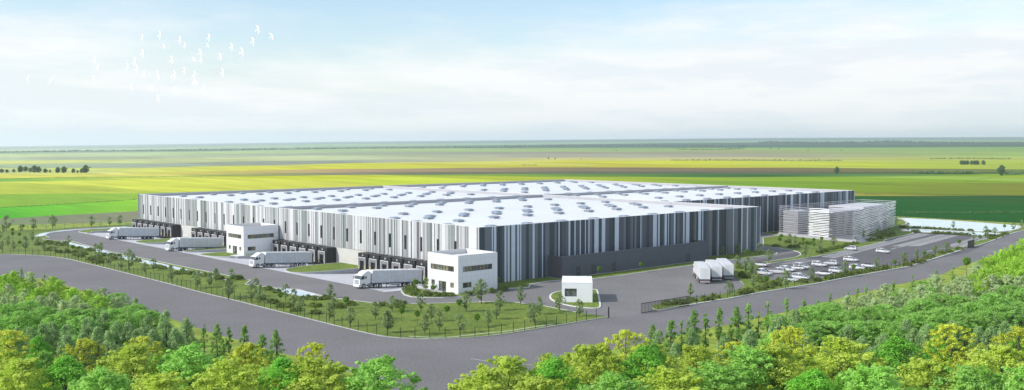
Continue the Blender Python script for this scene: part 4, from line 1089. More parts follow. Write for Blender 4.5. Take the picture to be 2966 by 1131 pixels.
def plant(kind, x, y, h, key, z=0.0, name=None, wide=1.0):
    v = tr.choice(KINDS[kind]); s = h/v[2]
    if kind == 'shrub': wide = wide*1.25
    nm = name or {'shrub':'shrub','ball':'ball_tree','thuja':'conifer_tree','pine':'young_pine_tree','sapling':'young_tree','lawn':'young_tree','acacia':'broad_tree','silver':'willow_tree','gold':'yellow_leaved_tree'}.get(kind,'leafy_tree')
    o = empty(nm, (x,y,z), tr.uniform(0,6.28)); o.scale = (s*wide*tr.uniform(.94,1.06), s*wide*tr.uniform(.94,1.06), s)
    link('crown' if kind != 'shrub' else 'foliage', v[0], o); link('trunk' if kind != 'shrub' else 'stem', v[1], o)
    ALL.append((o, kind, key)); return o
def plant_px(kind, k, l, key, hd=None, wide=1.0):
    for it in l:
        X, Y_ = px(k, it[0], it[1]); p = at(X, Y_, 0.08)
        if len(it) > 2:
            yt = px(k, 0, it[2])[1]; h = 31.92*(Y_-yt)/(Y_-415.3)
        else: h = hd
        if kind == 'lawn': h = min(7.0, max(3.0, h))
        if kind == 'ball': h = min(4.4, max(2.6, h))
        plant(kind, p.x, p.y, h, key, 0.08, wide=wide)
# site trees, grouped by the bed they stand in
plant_px('lawn','b',[(545,895,725)], 'corner')
plant_px('lawn','f',[(812,370,285),(838,445,335),(805,525,390),(945,562,425),(1110,515,388),(1222,465,348),(1190,605,447),(1412,465,335),(1482,530,400),(1437,615,470),(1532,590,450),(1668,605,465),(1710,465,335),(1810,412,235)], 'corner')
KILL = None
plant_px('lawn','g',[(257,560,455),(315,515,385),(338,455,320),(473,415,290),(538,535,400),(565,550,400),(598,482,355)], 'gateside')
plant_px('lawn','g',[(733,463,337),(860,495,375)], 'guard')
plant_px('lawn','f',[(22,285,200),(58,262,172),(160,258,188),(145,370,235),(290,400,270),(322,365,235),(350,410,280),(518,388,272),(572,430,308),(615,478,350)], 'canalside')
plant_px('lawn','e',[(960,215,130),(1012,195,105),(1130,265,150),(1303,310,185),(1385,300,205),(1425,270,172),(1507,380,235)], 'canalside')
plant_px('lawn','e',[(545,105,30),(655,130,15),(717,160,72),(798,188,95),(850,185,40)], 'leftlawn')
plant_px('lawn','Z',[(100,312,55),(500,305,105),(785,272,55),(1370,247,65),(1640,232,90),(1795,225,60),(40,342,200),(310,322,225)], 'farleft')
plant_px('lawn','Z',[(35,605,440),(120,545,370),(195,605,440),(380,605,370),(485,468,310),(570,522,395),(655,605,450),(830,642,470),(1010,640,480),(1030,510,405),(1430,640,520),(1515,625,500),(0,430,320)], 'leftlawn')
plant_px('ball','Z',[(190,370,315),(290,442,340),(295,572,475),(190,430,375),(1090,642,520),(350,310,240)], 'leftlawn')
plant_px('ball','e',[(1205,242,180)], 'canalside'); plant_px('ball','f',[(485,415,338)], 'canalside')
plant_px('ball','f',[(916,447,380),(1284,525,440),(1388,547,485),(1583,512,425),(1663,467,398),(1783,572,485)], 'corner')
plant_px('ball','f',[(1493,362,290),(1375,322,255)], 'office'); plant_px('ball','V',[(1010,700,590),(2172,665,560)], 'office')
plant_px('lawn','V',[(1145,700,500)], 'office')
plant_px('ball','c',[(335,490,450),(578,495,422),(877,462,388)], 'annex')
plant_px('lawn','c',[(1455,350,285),(1568,330,262)], 'hallfront'); plant_px('ball','c',[(1625,367,305)], 'hallfront'); plant_px('lawn','d',[(218,520,440),(85,520,450)], 'hallfront')
plant_px('ball','d',[(137,540,488)], 'hallfront')
plant_px('lawn','c',[(1500,632,515),(1225,640,545)], 'gatestrip')
plant_px('lawn','c',[(1560,430,340),(1615,470,375),(1665,500,370)], 'lorryside')
plant_px('lawn','K',[(445,308,100),(990,243,30),(130,400,270),(190,490,340),(220,692,480)], 'lorryside')
plant_px('lawn','K',[(700,705,420),(1080,602,380),(1580,522,290),(2055,405,235),(2470,322,160)], 'roadside')
plant_px('lawn','W',[(290,697,545),(470,667,500),(735,587,425),(890,558,380)], 'roadside')
plant_px('ball','K',[(415,672,510),(1715,492,355),(2320,412,270)], 'roadside'); plant_px('ball','W',[(573,652,530),(1072,482,405)], 'roadside')
plant_px('lawn','W',[(1275,377,270),(345,252,120),(985,217,100),(1445,332,165),(1580,302,185),(1840,237,150),(1960,190,140)], 'pond'); plant_px('ball','W',[(1713,247,180),(1365,412,290)], 'pond')
plant_px('lawn','L',[(230,662,520),(310,682,560),(660,812,610),(860,722,550),(1280,602,470),(1480,602,450),(1700,540,420),(1745,400,295)], 'pavilion')
plant_px('ball','L',[(90,692,590),(110,640,550),(420,690,585),(580,770,665),(575,700,615),(685,680,605),(480,745,665)], 'pavilion')
SHR = 1.15
plant_px('shrub','f',[(455,338),(400,322),(355,384),(437,408),(485,433),(535,435),(590,460),(655,380),(720,385),(715,431),(717,478),(788,381),(210,250),(185,248),(75,250)], 'canalside', SHR)
plant_px('shrub','f',[(865,435),(950,421),(1160,425),(1275,413),(1262,435)], 'corner', SHR)
plant_px('shrub','V',[(880,695),(940,670),(930,730),(1000,760),(1110,770),(1160,770),(1220,775),(1320,780),(1390,780),(1485,780),(1740,765),(1865,745),(2065,725),(2240,695),(970,700)], 'office', SHR)
plant_px('shrub','e',[(910,135),(650,137),(600,127),(1040,172),(1072,182),(1165,217),(1240,213),(1265,218),(1340,230),(1450,250),(1570,247)], 'canalside', SHR)
plant_px('shrub','Z',[(720,605),(770,585),(880,635),(1010,640),(1130,640),(1170,580),(1210,700),(1160,678),(1250,665),(1350,610),(1350,745),(1440,785),(1490,795),(1530,745),(1460,735),(1400,725),(1550,685),(1680,685),(1760,695),(1700,735),(600,520),(560,520),(700,490),(750,490),(780,510),(870,505),(940,530),(970,505),(1330,600)], 'leftlawn', SHR)
plant_px('shrub','c',[(1235,670),(1185,683),(1165,688),(1130,690),(1058,695),(1330,663),(1352,663),(1398,645),(1600,618),(1640,608)], 'gatestrip', SHR)
plant_px('shrub','c',[(1440,372),(1500,368)] , 'hallfront', 0.7)
plant_px('shrub','K',[(60,530),(110,540),(80,500),(20,400),(280,440),(320,570),(350,605),(510,640),(440,690),(500,660),(550,655)], 'lorryside', 1.25)
plant_px('shrub','K',[(50,775),(150,760),(320,718),(620,595),(955,612),(1165,585),(1340,562),(1395,545),(1510,533),(1545,505),(1640,493),(1740,475),(1825,463),(1925,443),(2040,435),(2140,420),(2185,402),(2510,352)], 'roadside', SHR)
plant_px('shrub','W',[(330,737),(455,700),(495,697),(540,678),(610,635),(670,615),(820,560),(927,543),(1068,508)], 'roadside', SHR)
plant_px('shrub','W',[(430,207),(495,209),(585,215),(632,215),(705,220),(788,225),(868,231),(937,233),(1030,238),(1098,243),(1232,248),(425,262),(472,262),(720,280),(762,280),(838,285),(920,288),(1010,294),(1110,297),(1190,304),(1485,255),(1470,318),(1525,323),(1590,328),(1515,355),(1545,355),(1650,322),(1700,303),(1730,293),(300,200),(260,200)], 'pond', SHR)
plant_px('shrub','L',[(255,728),(40,713),(330,723),(410,683),(520,678),(820,758),(860,743),(935,733),(1000,723),(1050,703),(1090,693),(1165,673),(1150,623),(1200,643),(1340,638),(1400,618),(1520,593),(1570,553),(1630,568),(1690,543),(650,803),(700,783),(735,778),(200,660)], 'pavilion', SHR)

# ---- foreground wood
def grow(kind, X, YT, h, key, wide=1.0):
    """a tree of height h whose tip stands at picture point (X, YT)"""
    yb = 415.3 + (YT-415.3)/(1-h/32.0); p = at(X, yb)
    return plant(kind, p.x, p.y, h*1.0, key, 0.0, wide=wide)
FR = []
def G_(kind, X, YT, h, key, wide=1.0): FR.append((kind, X, YT, h, key, wide))
for X, Y_, k in [(60,1035,'lime'),(195,1025,'green'),(385,993,'lime'),(550,992,'fresh'),(661,1036,'lime'),(819,1029,'green'),(916,1030,'lime'),(1096,1029,'fresh'),(300,1060,'fresh'),(470,1075,'lime')]:
    G_(k, X, Y_, 8.6, 'foreL', 1.28)
for X, Y_, k in [(1405,1062,'lime'),(1468,1029,'lime'),(1607,1029,'green'),(1708,994,'lime'),(1866,994,'green'),(2020,994,'lime'),(2164,996,'fresh'),(2250,993,'lime'),(2070,1045,'fresh'),(2433,971,'lime'),(2600,968,'green'),(2683,1032,'lime'),(2894,993,'lime'),(2800,1050,'fresh'),(2530,1050,'fresh'),(1940,1060,'lime'),(1780,1075,'fresh'),(1560,1085,'lime'),(2960,1055,'fresh'),(2350,1060,'green')]:
    G_(k, X, Y_, 8.6, 'foreR', 1.28)
for X, Y_, hh in [(26,950,7.5),(241,974,7.5),(412,968,7),(723,987,7),(685,1010,6),(907,987,6.5)]: G_('gold', X, Y_, hh, 'foreL')
for X, Y_, hh in [(1813,950,7.5),(2287,939,8),(2752,929,8.5),(2948,939,8),(2130,985,6)]: G_('gold', X, Y_, hh, 'foreR')
for a, b in [(290,535),(350,515),(450,530),(585,485),(650,545),(695,455),(770,520),(850,520),(915,560),(980,480),(1100,445),(1235,490),(205,550),(720,580),(440,600),(555,590),(130,610),(1010,570),(1160,560)]:
    X, Y_ = px('e', a, b); G_('thuja', X, Y_, 6.2, 'foreL')
for a, b in [(70,530),(250,545),(365,600),(455,570)]:
    X, Y_ = px('f', a, b); G_('pine', X, Y_, 6.0, 'foreL')
for k_, a, b in [('f',145,555),('e',143,165),('e',295,205),('e',218,225),('e',1038,440),('e',1350,540),('e',1510,555),('e',1235,490)]:
    X, Y_ = px(k_, a, b); G_('sapling', X, Y_, 4.5, 'foreL')
for a, b in [(90,190),(390,250),(590,310),(30,210),(330,285),(180,260),(480,300),(650,350),(255,300)]:
    X, Y_ = px('e', a, b); G_('bright', X, Y_, 6.0, 'foreL')
for a, b in [(60,270),(170,310),(350,330),(270,350),(500,350),(630,370),(780,360),(20,360),(420,380),(560,400),(100,350)]:
    X, Y_ = px('e', a, b); G_('silver', X, Y_, 5.5, 'foreL')
for a, b in [(60,400),(190,380),(300,420),(480,430),(620,430),(760,430),(890,405),(960,440),(380,470),(130,450),(540,480),(820,470)]:
    X, Y_ = px('e', a, b); G_('acacia', X, Y_, 5.8, 'foreL')
# right wood
for a, b, hh in [(1315,265,4.5),(1415,240,4.5),(1175,290,4.5),(1065,330,4.5),(900,355,4.5),(850,375,4),(795,390,4),(690,405,4),(615,445,4),(535,430,5),(430,430,6),(320,445,6),(205,460,6),(265,510,5.5),(35,490,5.5),(1340,350,4)]:
    X, Y_ = px('h', a, b); G_('sapling', X, Y_, hh, 'foreR')
for a, b, hh, k in [(1250,720,7,'pine'),(955,825,5.5,'pine'),(1090,790,7,'pine'),(1160,790,6,'sapling'),(1330,745,6.5,'sapling'),(1430,705,6.5,'sapling'),(1550,690,7.5,'pine'),(1635,670,7,'sapling'),(1000,865,5,'thuja'),(1235,850,5.5,'thuja'),(1650,860,5.5,'thuja'),(1460,880,5,'pine'),(1110,960,4,'thuja'),(1560,850,5,'pine')]:
    X, Y_ = px('c', a, b); G_(k, X, Y_, hh, 'foreR')
for a, b, hh in [(1010,345,7),(880,415,5),(790,415,5),(1120,375,6),(1220,350,6),(1310,290,7),(1450,300,7),(1560,230,8),(1640,290,7),(1730,290,7),(1800,300,7),(950,430,5),(1050,420,6),(1380,350,6),(1500,330,6.5),(1680,350,6),(720,455,4.5),(1270,390,6),(1170,430,5.5)]:
    X, Y_ = px('h', a, b); G_('silver', X, Y_, hh, 'foreR')
for a, b in [(600,470),(700,460),(790,500),(900,480),(1010,465),(1100,490),(1230,430),(1330,400),(1440,410),(1530,450),(1650,400),(1750,350),(1830,370),(1380,480),(1600,500),(1700,470),(1800,450),(850,560),(1000,560),(700,560),(600,560),(1280,500),(1180,520),(1480,520)]:
    X, Y_ = px('h', a, b); G_('acacia', X, Y_, 6.5, 'foreR')
for a, b in [(1620,190),(1700,145),(1760,120),(1837,80),(1680,230),(1780,190),(1850,170),(1600,250),(1740,250),(1830,260),(1900,120),(1900,220)]:
    X, Y_ = px('h', a, b); G_('bright', X, Y_, 8.0, 'foreR')
for a, b in [(480,490),(370,540),(610,575),(790,590),(920,555),(1130,550),(1260,575),(1490,515),(1650,515),(1760,480),(1840,480),(70,650),(215,610),(540,640),(700,640),(1180,600),(1560,600),(1640,590),(1410,560),(1000,640),(880,650),(1720,560)]:
    X, Y_ = px('h', a, b); G_('thuja', X, Y_, 6.2, 'foreR')
X, Y_ = px('W', 1172, 600); G_('ball', X, Y_, 4.6, 'foreR')
# undergrowth so that no bare gap shows between the crowns
placed = []
for kind, X, YT, h, key, w_ in FR:
    o = grow(kind, X, YT, h, key, w_); placed.append((o.location.x, o.location.y, h*0.3))
def inpoly(x, y, P_):
    c = False; n = len(P_)
    for i in range(n):
        a, b = P_[i], P_[(i+1) % n]
        if (a[1] > y) != (b[1] > y) and x < (b[0]-a[0])*(y-a[1])/(b[1]-a[1])+a[0]: c = not c
    return c
fl = random.Random(5); cnt = 0
wedgeL = [(-60,860),(60,835),(200,850),(330,880),(450,930),(560,975),(640,1010),(760,1080),(860,1140),(900,1220),(-60,1220)]
wedgeR = [(3030,760),(2900,775),(2780,800),(2650,850),(2500,905),(2350,935),(2200,975),(2050,1010),(1900,1050),(1720,1100),(1560,1150),(1450,1220),(3030,1220)]
for poly, key, want in ((wedgeL,'foreL',38),(wedgeR,'foreR',62)):
    n_ = 0; tries = 0
    while n_ < want and tries < 4000:
        tries += 1
        X = fl.uniform(-60, 3030); Y_ = fl.uniform(760, 1220)
        if not inpoly(X, Y_, poly): continue
        p = at(X, Y_)
        if any((p.x-a)**2+(p.y-b)**2 < (c*0.85)**2+2.2 for a,b,c in placed): continue
        kind = fl.choice(['bright','silver','silver','acacia']) if Y_ < 900 else (fl.choice(['silver','thuja','acacia','acacia']) if Y_ < 1010 else fl.choice(['thuja','green','lime','fresh']))
        h = fl.uniform(3.6,5.0) if Y_ < 1040 else fl.uniform(4.5,6.0)
        plant(kind, p.x, p.y, h, key); placed.append((p.x,p.y,1.8)); n_ += 1

# ---- trees far out in the fields
def far_tree(X, Y_, h, kind, key, wide=1.0, nm='field_tree'):
    p = land(X, Y_); d = (p-CAM).dot(FW); H_ = h*d/FPX
    v = KINDS[kind][int(X) % len(KINDS[kind])]; s = H_/v[2]
    o = empty(nm, p); o.scale = (s*wide, s*wide, s); link('crown', v[0], o); link('trunk', v[1], o); ALL.append((o, kind, key)); return o
SPEC['fieldtree'] = (12.0,0.06,4.4,90,1.4,26,0.75,'leaf_far','bark'); make_kind('fieldtree', 3)
for X, Y_, h in [(60,499,19),(75,497,15),(88,499,13),(100,500,21),(112,500,18),(131,501,13),(168,501,17),(186,501,19),(213,501,13),(237,501,13),(249,501,23),(40,500,10),(20,501,10),(5,501,12),(145,500,8),(225,501,8)]: far_tree(X, Y_, h, 'fieldtree', 'leftrow', 1.2)
for a, b, h in [(645,415,60/2.888),(2022,430,90/2.888)]:
    X, Y_ = px('n', 2200+a/2.888, 360+b/2.888); far_tree(X, Y_, h, 'fieldtree', 'single', 0.8)
for a in (1690,1712,1737,1775,1800,1822,1872): far_tree(2200+a/2.888, 360+340/2.888, 13, 'fieldtree', 'rightcopse', 1.1)
for X,Y_,h in [(1588,461,5),(1608,462,5),(1683,462,3)]: far_tree(X, Y_, h, 'fieldtree', 'midfar', 1.2)
for X,Y_,h in [(2341,437,4),(2438,438,4),(2232,433,4),(2255,434,4),(1785,438,4)]: far_tree(X, Y_, h, 'fieldtree', 'specks', 1.3)
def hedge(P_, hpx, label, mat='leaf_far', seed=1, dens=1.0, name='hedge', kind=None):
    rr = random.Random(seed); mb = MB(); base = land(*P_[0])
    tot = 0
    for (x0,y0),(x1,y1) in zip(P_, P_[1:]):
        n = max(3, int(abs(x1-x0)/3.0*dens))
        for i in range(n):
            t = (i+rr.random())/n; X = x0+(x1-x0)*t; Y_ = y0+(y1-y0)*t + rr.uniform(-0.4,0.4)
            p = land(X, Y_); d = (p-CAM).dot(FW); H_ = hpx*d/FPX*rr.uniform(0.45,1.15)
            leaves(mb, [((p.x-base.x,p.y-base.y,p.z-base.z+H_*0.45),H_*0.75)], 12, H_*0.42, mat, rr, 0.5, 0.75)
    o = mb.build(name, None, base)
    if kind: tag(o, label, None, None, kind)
    else: tag(o, label, 'hedge', 'hedgerows in the fields')
q = lambda a,b: (1500+a/2.576, 360+b/2.576)
r2 = lambda a,b: (2200+a/2.888, 360+b/2.888)
hedge([q(1150,272),q(1600,272),q(2420,275)], 4.2, 'long dark hedgerow far beyond the warehouse roof', seed=1)
hedge([r2(1425,292),r2(1700,290),r2(2100,293)], 3.6, 'dark hedgerow far off near the right edge, above the copse', seed=2)
hedge([r2(1290,415),r2(1500,418),r2(1850,420)], 10, 'thick bushy hedge between brown and green fields at right', seed=3)
hedge([r2(2050,425),r2(2212,424),r2(2500,420)], 9, 'bushy hedge running off the right edge beside the lone dark tree', seed=4)
hedge([r2(1200,745),r2(1600,748),r2(2212,742),r2(2500,742)], 5.5, 'low black-green hedge across the dark field behind the pond', seed=5, dens=1.2)
hedge([(0,603),(150,595),(392,579)], 2.6, 'thin dark hedge line crossing the green field at left', seed=6)
hedge([(0,519),(200,516),(520,513),(680,511)], 2.2, 'thin dark hedge line along the top of the yellow field at left', seed=7)
hedge([r2(380,540),r2(700,520),r2(1100,496)], 1.8, 'thin dark hedge at the upper edge of the olive field', seed=8)
hedge([r2(1720,490),r2(1850,462),r2(2030,430)], 1.8, 'slanting dark ditch hedge leading up to the lone dark tree', seed=9)
hedge([q(0,375),q(800,377),q(1700,372),q(2576,372)], 1.6, 'dark green field edge hedge below the brown field', seed=10)
hedge([q(30,308),q(140,308)], 3.0, 'short dark hedge clump in the yellow field', seed=12)
hedge([r2(880,590),r2(920,588),r2(1010,592)], 3.0, 'small dark bush clump at the edge of the dark green field', seed=13)
hedge([r2(0,160),r2(600,165),r2(1100,155),r2(1500,165),r2(2212,175),r2(2500,170)], 7, 'dark woods low on the horizon at right', 'leaf_bluegreen', 14, 1.6, 'distant_woods', 'stuff')
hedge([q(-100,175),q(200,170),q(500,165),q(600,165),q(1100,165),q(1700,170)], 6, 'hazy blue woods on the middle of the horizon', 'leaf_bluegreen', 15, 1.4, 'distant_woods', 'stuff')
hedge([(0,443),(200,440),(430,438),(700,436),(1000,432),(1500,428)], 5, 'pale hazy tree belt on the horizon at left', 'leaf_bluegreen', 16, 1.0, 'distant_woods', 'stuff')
hedge([q(1190,190),q(1400,195),q(1690,185)], 4, 'speckled dark thickets in the distant green fields', 'leaf_far', 17, 1.2, 'distant_woods', 'stuff')
# far white farm buildings
for a, b, w_ in [(358,160,10),(450,158,14),(505,158,16)]:
    p = land(*r2(a,b)); d = (p-CAM).dot(FW); s_ = d/FPX
    mb = MB(); ww = w_/2.888*s_; hh = 2.6*s_
    mb.box(-ww/2,-ww/3,-1,ww/2,ww/3,hh*0.7,'render_white'); mb.add([(-ww/2,-ww/3,hh*.7),(ww/2,-ww/3,hh*.7),(ww/2,ww/3,hh*.7),(-ww/2,ww/3,hh*.7),(-ww/2,0,hh),(ww/2,0,hh)],[(0,1,5,4),(2,3,4,5),(3,0,4),(1,2,5)],'parapet_grey')
    o = mb.build('farm_building', None, p); o.rotation_euler.z = HEAD-R(90)
    tag(o, {358:'tiny white farm building, leftmost on the hazy horizon',450:'tiny white farm building in the middle of the horizon group',505:'tiny white farm building, rightmost on the hazy horizon'}[a], 'building')

# ------------------------------------------------------------------ birds
def bird_mesh(up, sweep, seed):
    """a gull in flight: tapered body, head, fan tail and two swept wings, one mesh; beak toward +x"""
    mb = MB(); rings = []
    for x, r_ in [(-0.30,0.015),(-0.22,0.045),(-0.05,0.075),(0.08,0.075),(0.16,0.045),(0.20,0.048),(0.25,0.04),(0.29,0.012),(0.34,0.004)]:
        rings.append([(x, r_*math.cos(a_), r_*0.9*math.sin(a_)) for a_ in [k*math.pi/4 for k in range(8)]])
    mb.loft(rings,'bird_white')
    mb.hexa([(-0.46,-0.10,-0.008),(-0.25,-0.03,-0.01),(-0.25,0.03,-0.01),(-0.46,0.10,-0.008),(-0.46,-0.10,0.008),(-0.25,-0.03,0.02),(-0.25,0.03,0.02),(-0.46,0.10,0.008)],'bird_white')
    for s in (-1,1):
        st = [(0.04,0.09,-0.09,0.0,0.03),(0.30,0.10,-0.05,up*0.06,0.022),(0.56,0.07,-0.04-sweep*0.05,up*0.08,0.015),(0.82,-0.01-sweep*0.06,-0.09-sweep*0.1,up*0.06,0.010),(1.04,-0.10-sweep*0.15,-0.13-sweep*0.17,up*0.03,0.004)]
        rings = [[(f,s*y_,z_-t_),(f,s*y_,z_+t_),(b_,s*y_,z_+t_*0.4),(b_,s*y_,z_-t_*0.4)] for y_,f,b_,z_,t_ in st]
        mb.loft(rings,'bird_white')
    return mb.build('bird', None, None, fix=True)
# centre of each bird in crop (60,40)+ /3.22, wing line angle (deg, image, from vertical), size
BR = [(70,605,-25,80),(290,620,20,85),(692,430,-30,90),(722,500,-20,85),(685,600,-45,80),(1000,490,-30,90),(1065,445,-18,110),(1085,510,-25,100),(1155,560,-28,90),(1137,220,-20,80),(1140,365,-30,110),(1303,195,-25,120),(1340,305,-45,85),
 (1490,240,-25,100),(1530,300,-15,80),(1415,425,-35,115),(1280,560,-30,85),(1290,590,-35,80),(1435,570,-25,120),(1530,530,-25,90),(1625,570,-20,100),(1620,640,-25,85),(1640,640,-40,80),(1715,700,-30,90),(1040,680,-35,90),(1225,690,-30,80),(1285,785,-30,90),(1447,705,-35,85),
 (1620,425,-50,80),(1680,360,-35,110),(1680,430,-30,80),(1760,220,-25,105),(1745,295,-40,75),(1865,400,-30,105),(1885,545,-25,115),(1972,305,-28,110),(2070,355,-28,120),(2170,255,-25,110),(2215,145,-27,120),(2345,210,-35,105)]
br = random.Random(8); bms = [bird_mesh(0.9,0.1,1), bird_mesh(0.3,0.35,2), bird_mesh(-0.4,0.2,3), bird_mesh(0.6,0.5,4)]
BIRDS = []
for i, (a, b, an, sz) in enumerate(BR):
    o = bms[i] if i < 4 else None
    if o is None: o = bms[i % 4].copy(); COL.objects.link(o)
    X, Y_ = 60+a/3.22, 40+b/3.22
    D = 95.0 + br.uniform(-12,12); d = ray(X, Y_); k = D/d.dot(FW); p = CAM + d*k
    span = 2.08; want = sz/3.22*D/FPX; s_ = want/span*1.35
    # wings lie along the picture's vertical tilted by an; body points right along the picture
    va = R(-an); wing = (RT*math.sin(-va)*-1 + Vector((0,0,1))*math.cos(va)); 
    wing = (RT*math.sin(R(-an))*-1.0 + Vector((0,0,1))*math.cos(R(an))).normalized()
    wing = (Vector((0,0,1))*math.cos(R(an)) + RT*math.sin(R(an))).normalized()
    body = (RT*math.cos(R(an)) - Vector((0,0,1))*math.sin(R(an)) + FW*0.25).normalized(); body = (body*1.0).normalized()
    W2 = (Vector((0,0,1))*math.cos(R(an)) + RT*math.sin(R(an))).normalized()
    upv = (-FW*0.6 - RT*0.45 + Vector((0,0,1))*0.55).normalized()
    wing = (W2 + FW*(-(W2.dot(upv))/FW.dot(upv))).normalized(); body = wing.cross(upv).normalized()
    if body.dot(RT) < 0: wing = -wing; body = -body
    mt = Matrix((body, wing, upv)).transposed().to_4x4()
    o.matrix_world = Matrix.Translation(p) @ mt @ Matrix.Scale(s_, 4)
    BIRDS.append((o, X, Y_))
BIRDS.sort(key=lambda t: t[1])
for i, (o, X, Y_) in enumerate(BIRDS):
    hgt = 'high' if Y_ < 130 else ('middle' if Y_ < 200 else 'low')
    tag(o, f'white bird with spread wings, {ordinal(i)} from the left of the flock, flying {hgt}', 'bird', 'flock of white birds in the sky')

# ------------------------------------------------------------------ labels of the planting
WHAT = {'lawn':('loose-leaved young tree','tree'),'ball':('ball-topped small tree','tree'),'shrub':('round green shrub','shrub'),'lime':('big yellow-green feathery tree','tree'),'green':('dense bright green tree','tree'),'fresh':('fresh light green broad tree','tree'),
 'gold':('yellow-leaved tree with ragged crown','tree'),'thuja':('grey-green columnar conifer','tree'),'pine':('slim young pine','tree'),'sapling':('slender young tree','tree'),'silver':('pale silvery green tree','tree'),'acacia':('flat-topped deep green tree','tree'),'bright':('bushy bright green tree','tree'),'fieldtree':('small dark tree','tree')}
WHERE = {'corner':'on the front corner lawn','gateside':'on the lawn near the gate','guard':'before the gatehouse','canalside':'between canal and road fence','farleft':'along the distant left fence','leftlawn':'on the far left lawn','office':'beside the front office',
 'annex':'before the dark annex','hallfront':'below the dark striped hall','gatestrip':'on the strip beyond the sliding gate','lorryside':'between lorries and car park','roadside':'on the strip between car park and road','pond':'by the pond','pavilion':'beside the louvred pavilion',
 'foreL':'in the wood left of the road','foreR':'in the wood right of the road','leftrow':'in the field row at far left','single':'alone in the fields at right','rightcopse':'in the small copse at far right','midfar':'in the middle distance fields','specks':'near the horizon fields'}
from collections import defaultdict
gr = defaultdict(list)
for o, k, key in ALL: gr[(k, key)].append(o)
for (k, key), l in gr.items():
    l.sort(key=lambda o: proj(o.location)[0])
    for i, o in enumerate(l):
        w_, cat = WHAT[k]
        if len(l) == 1: lb = f'{w_} {WHERE[key]}'
        else: lb = f'{w_} {WHERE[key]}, {ordinal(i)} from the left'
        tag(o, lb, cat, f'{w_}s {WHERE[key]}' if len(l) > 1 else None)

# ------------------------------------------------------------------ air
mb = MB(); mb.box(-19000,-19000,-2.0,19000,19000,175.0,'render_white')
hz = mb.build('haze'); tag(hz, 'thin pale haze over the plain', None, None, 'stuff')
hm = bpy.data.materials.new('haze'); hm.use_nodes = True; nt = hm.node_tree; nt.nodes.remove(nt.nodes['Principled BSDF'])
vp = nt.nodes.new('ShaderNodeVolumePrincipled'); vp.inputs['Color'].default_value = (0.86,0.92,1.0,1); vp.inputs['Density'].default_value = 0.000095; vp.inputs['Anisotropy'].default_value = 0.25
nt.links.new(vp.outputs[0], nt.nodes['Material Output'].inputs['Volume']); hz.data.materials.clear(); hz.data.materials.append(hm)

# ------------------------------------------------------------------ light
SUN_AZ = R(156.0); SUN_EL = R(36.0)
sd = Vector((math.cos(SUN_AZ)*math.cos(SUN_EL), math.sin(SUN_AZ)*math.cos(SUN_EL), math.sin(SUN_EL)))
sl = bpy.data.lights.new('sun', 'SUN'); sl.energy = 3.3; sl.angle = R(0.5); sl.color = (1.0,0.97,0.925)
so = link('sun', sl); so.rotation_euler = sd.to_track_quat('Z', 'Y').to_euler()
w = bpy.data.worlds.new('World'); sc.world = w; w.use_nodes = True; nt = w.node_tree; N = nt.nodes; L = nt.links
for n in list(N): N.remove(n)
out = N.new('ShaderNodeOutputWorld'); bg = N.new('ShaderNodeBackground'); st = N.new('ShaderNodeTexSky')
st.sky_type = 'NISHITA'; st.sun_disc = False; st.sun_elevation = SUN_EL; st.sun_rotation = R(90)-SUN_AZ; st.air_density = 1.0; st.dust_density = 1.0; st.ozone_density = 1.5
bg.inputs['Strength'].default_value = 0.15
# thin cloud: wisps stretched along the horizon, thickening into a white bank low down
tc = N.new('ShaderNodeTexCoord'); sx = N.new('ShaderNodeSeparateXYZ'); L.new(tc.outputs['Generated'], sx.inputs[0])
mp = N.new('ShaderNodeMapping'); mp.inputs['Scale'].default_value = (3.2,3.2,14.0); L.new(tc.outputs['Generated'], mp.inputs['Vector'])
ns = N.new('ShaderNodeTexNoise'); ns.inputs['Scale'].default_value = 1.6; ns.inputs['Detail'].default_value = 8; ns.inputs['Roughness'].default_value = 0.6; L.new(mp.outputs[0], ns.inputs['Vector'])
el = N.new('ShaderNodeMapRange'); el.inputs['From Min'].default_value = 0.0; el.inputs['From Max'].default_value = 0.15; el.inputs['To Min'].default_value = 0.72; el.inputs['To Max'].default_value = -0.06; L.new(sx.outputs['Z'], el.inputs['Value'])
dt = N.new('ShaderNodeVectorMath'); dt.operation = 'DOT_PRODUCT'; L.new(tc.outputs['Generated'], dt.inputs[0]); dt.inputs[1].default_value = (math.cos(R(57)), math.sin(R(57)), 0.0)
az = N.new('ShaderNodeMapRange'); az.interpolation_type = 'SMOOTHSTEP'; az.inputs['From Min'].default_value = 0.89; az.inputs['From Max'].default_value = 1.0; az.inputs['To Min'].default_value = 0.22; az.inputs['To Max'].default_value = -0.06; L.new(dt.outputs['Value'], az.inputs['Value'])
a0 = N.new('ShaderNodeMath'); a0.operation = 'ADD'; L.new(ns.outputs['Fac'], a0.inputs[0]); L.new(az.outputs[0], a0.inputs[1])
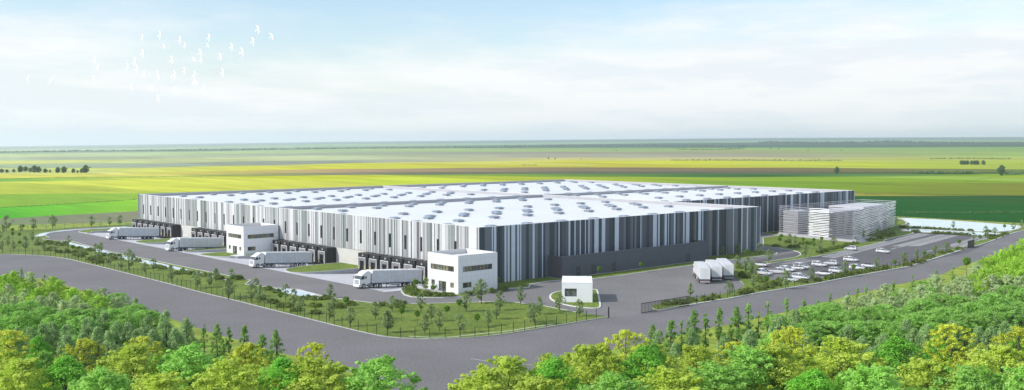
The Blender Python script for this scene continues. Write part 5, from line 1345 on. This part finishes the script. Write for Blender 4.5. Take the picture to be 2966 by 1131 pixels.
ad = N.new('ShaderNodeMath'); ad.operation = 'ADD'; L.new(a0.outputs[0], ad.inputs[0]); L.new(el.outputs[0], ad.inputs[1])
cm = N.new('ShaderNodeMapRange'); cm.interpolation_type = 'SMOOTHSTEP'; cm.inputs['From Min'].default_value = 0.45; cm.inputs['From Max'].default_value = 1.02; L.new(ad.outputs[0], cm.inputs['Value'])
mx = N.new('ShaderNodeMix'); mx.data_type = 'RGBA'; L.new(cm.outputs[0], mx.inputs['Factor']); L.new(st.outputs[0], mx.inputs['A']); 
mp3 = N.new('ShaderNodeMapping'); mp3.inputs['Scale'].default_value = (5.0,5.0,34.0); mp3.inputs['Location'].default_value = (3.1,1.7,0.4); L.new(tc.outputs['Generated'], mp3.inputs['Vector'])
n3 = N.new('ShaderNodeTexNoise'); n3.inputs['Scale'].default_value = 1.3; n3.inputs['Detail'].default_value = 9; n3.inputs['Roughness'].default_value = 0.62; L.new(mp3.outputs[0], n3.inputs['Vector'])
r3 = N.new('ShaderNodeMapRange'); r3.interpolation_type = 'SMOOTHSTEP'; r3.inputs['From Min'].default_value = 0.40; r3.inputs['From Max'].default_value = 0.60; L.new(n3.outputs['Fac'], r3.inputs['Value'])
c3 = N.new('ShaderNodeMix'); c3.data_type = 'RGBA'; c3.inputs['A'].default_value = (4.65,4.95,5.22,1); c3.inputs['B'].default_value = (5.3,5.36,5.42,1); L.new(r3.outputs[0], c3.inputs['Factor']); L.new(c3.outputs['Result'], mx.inputs['B'])
L.new(mx.outputs['Result'], bg.inputs['Color']); L.new(bg.outputs[0], out.inputs['Surface'])
sc.view_settings.view_transform = 'Standard'; sc.view_settings.look = 'None'; sc.view_settings.exposure = 0.36; sc.view_settings.gamma = 1.0
sc.cycles.max_bounces = 6; sc.cycles.diffuse_bounces = 2; sc.cycles.glossy_bounces = 2; sc.cycles.transmission_bounces = 2; sc.cycles.volume_bounces = 2; sc.cycles.transparent_max_bounces = 4
sc.cycles.caustics_reflective = False; sc.cycles.caustics_refractive = False; sc.cycles.sample_clamp_indirect = 4.0
sc.cycles.use_denoising = True
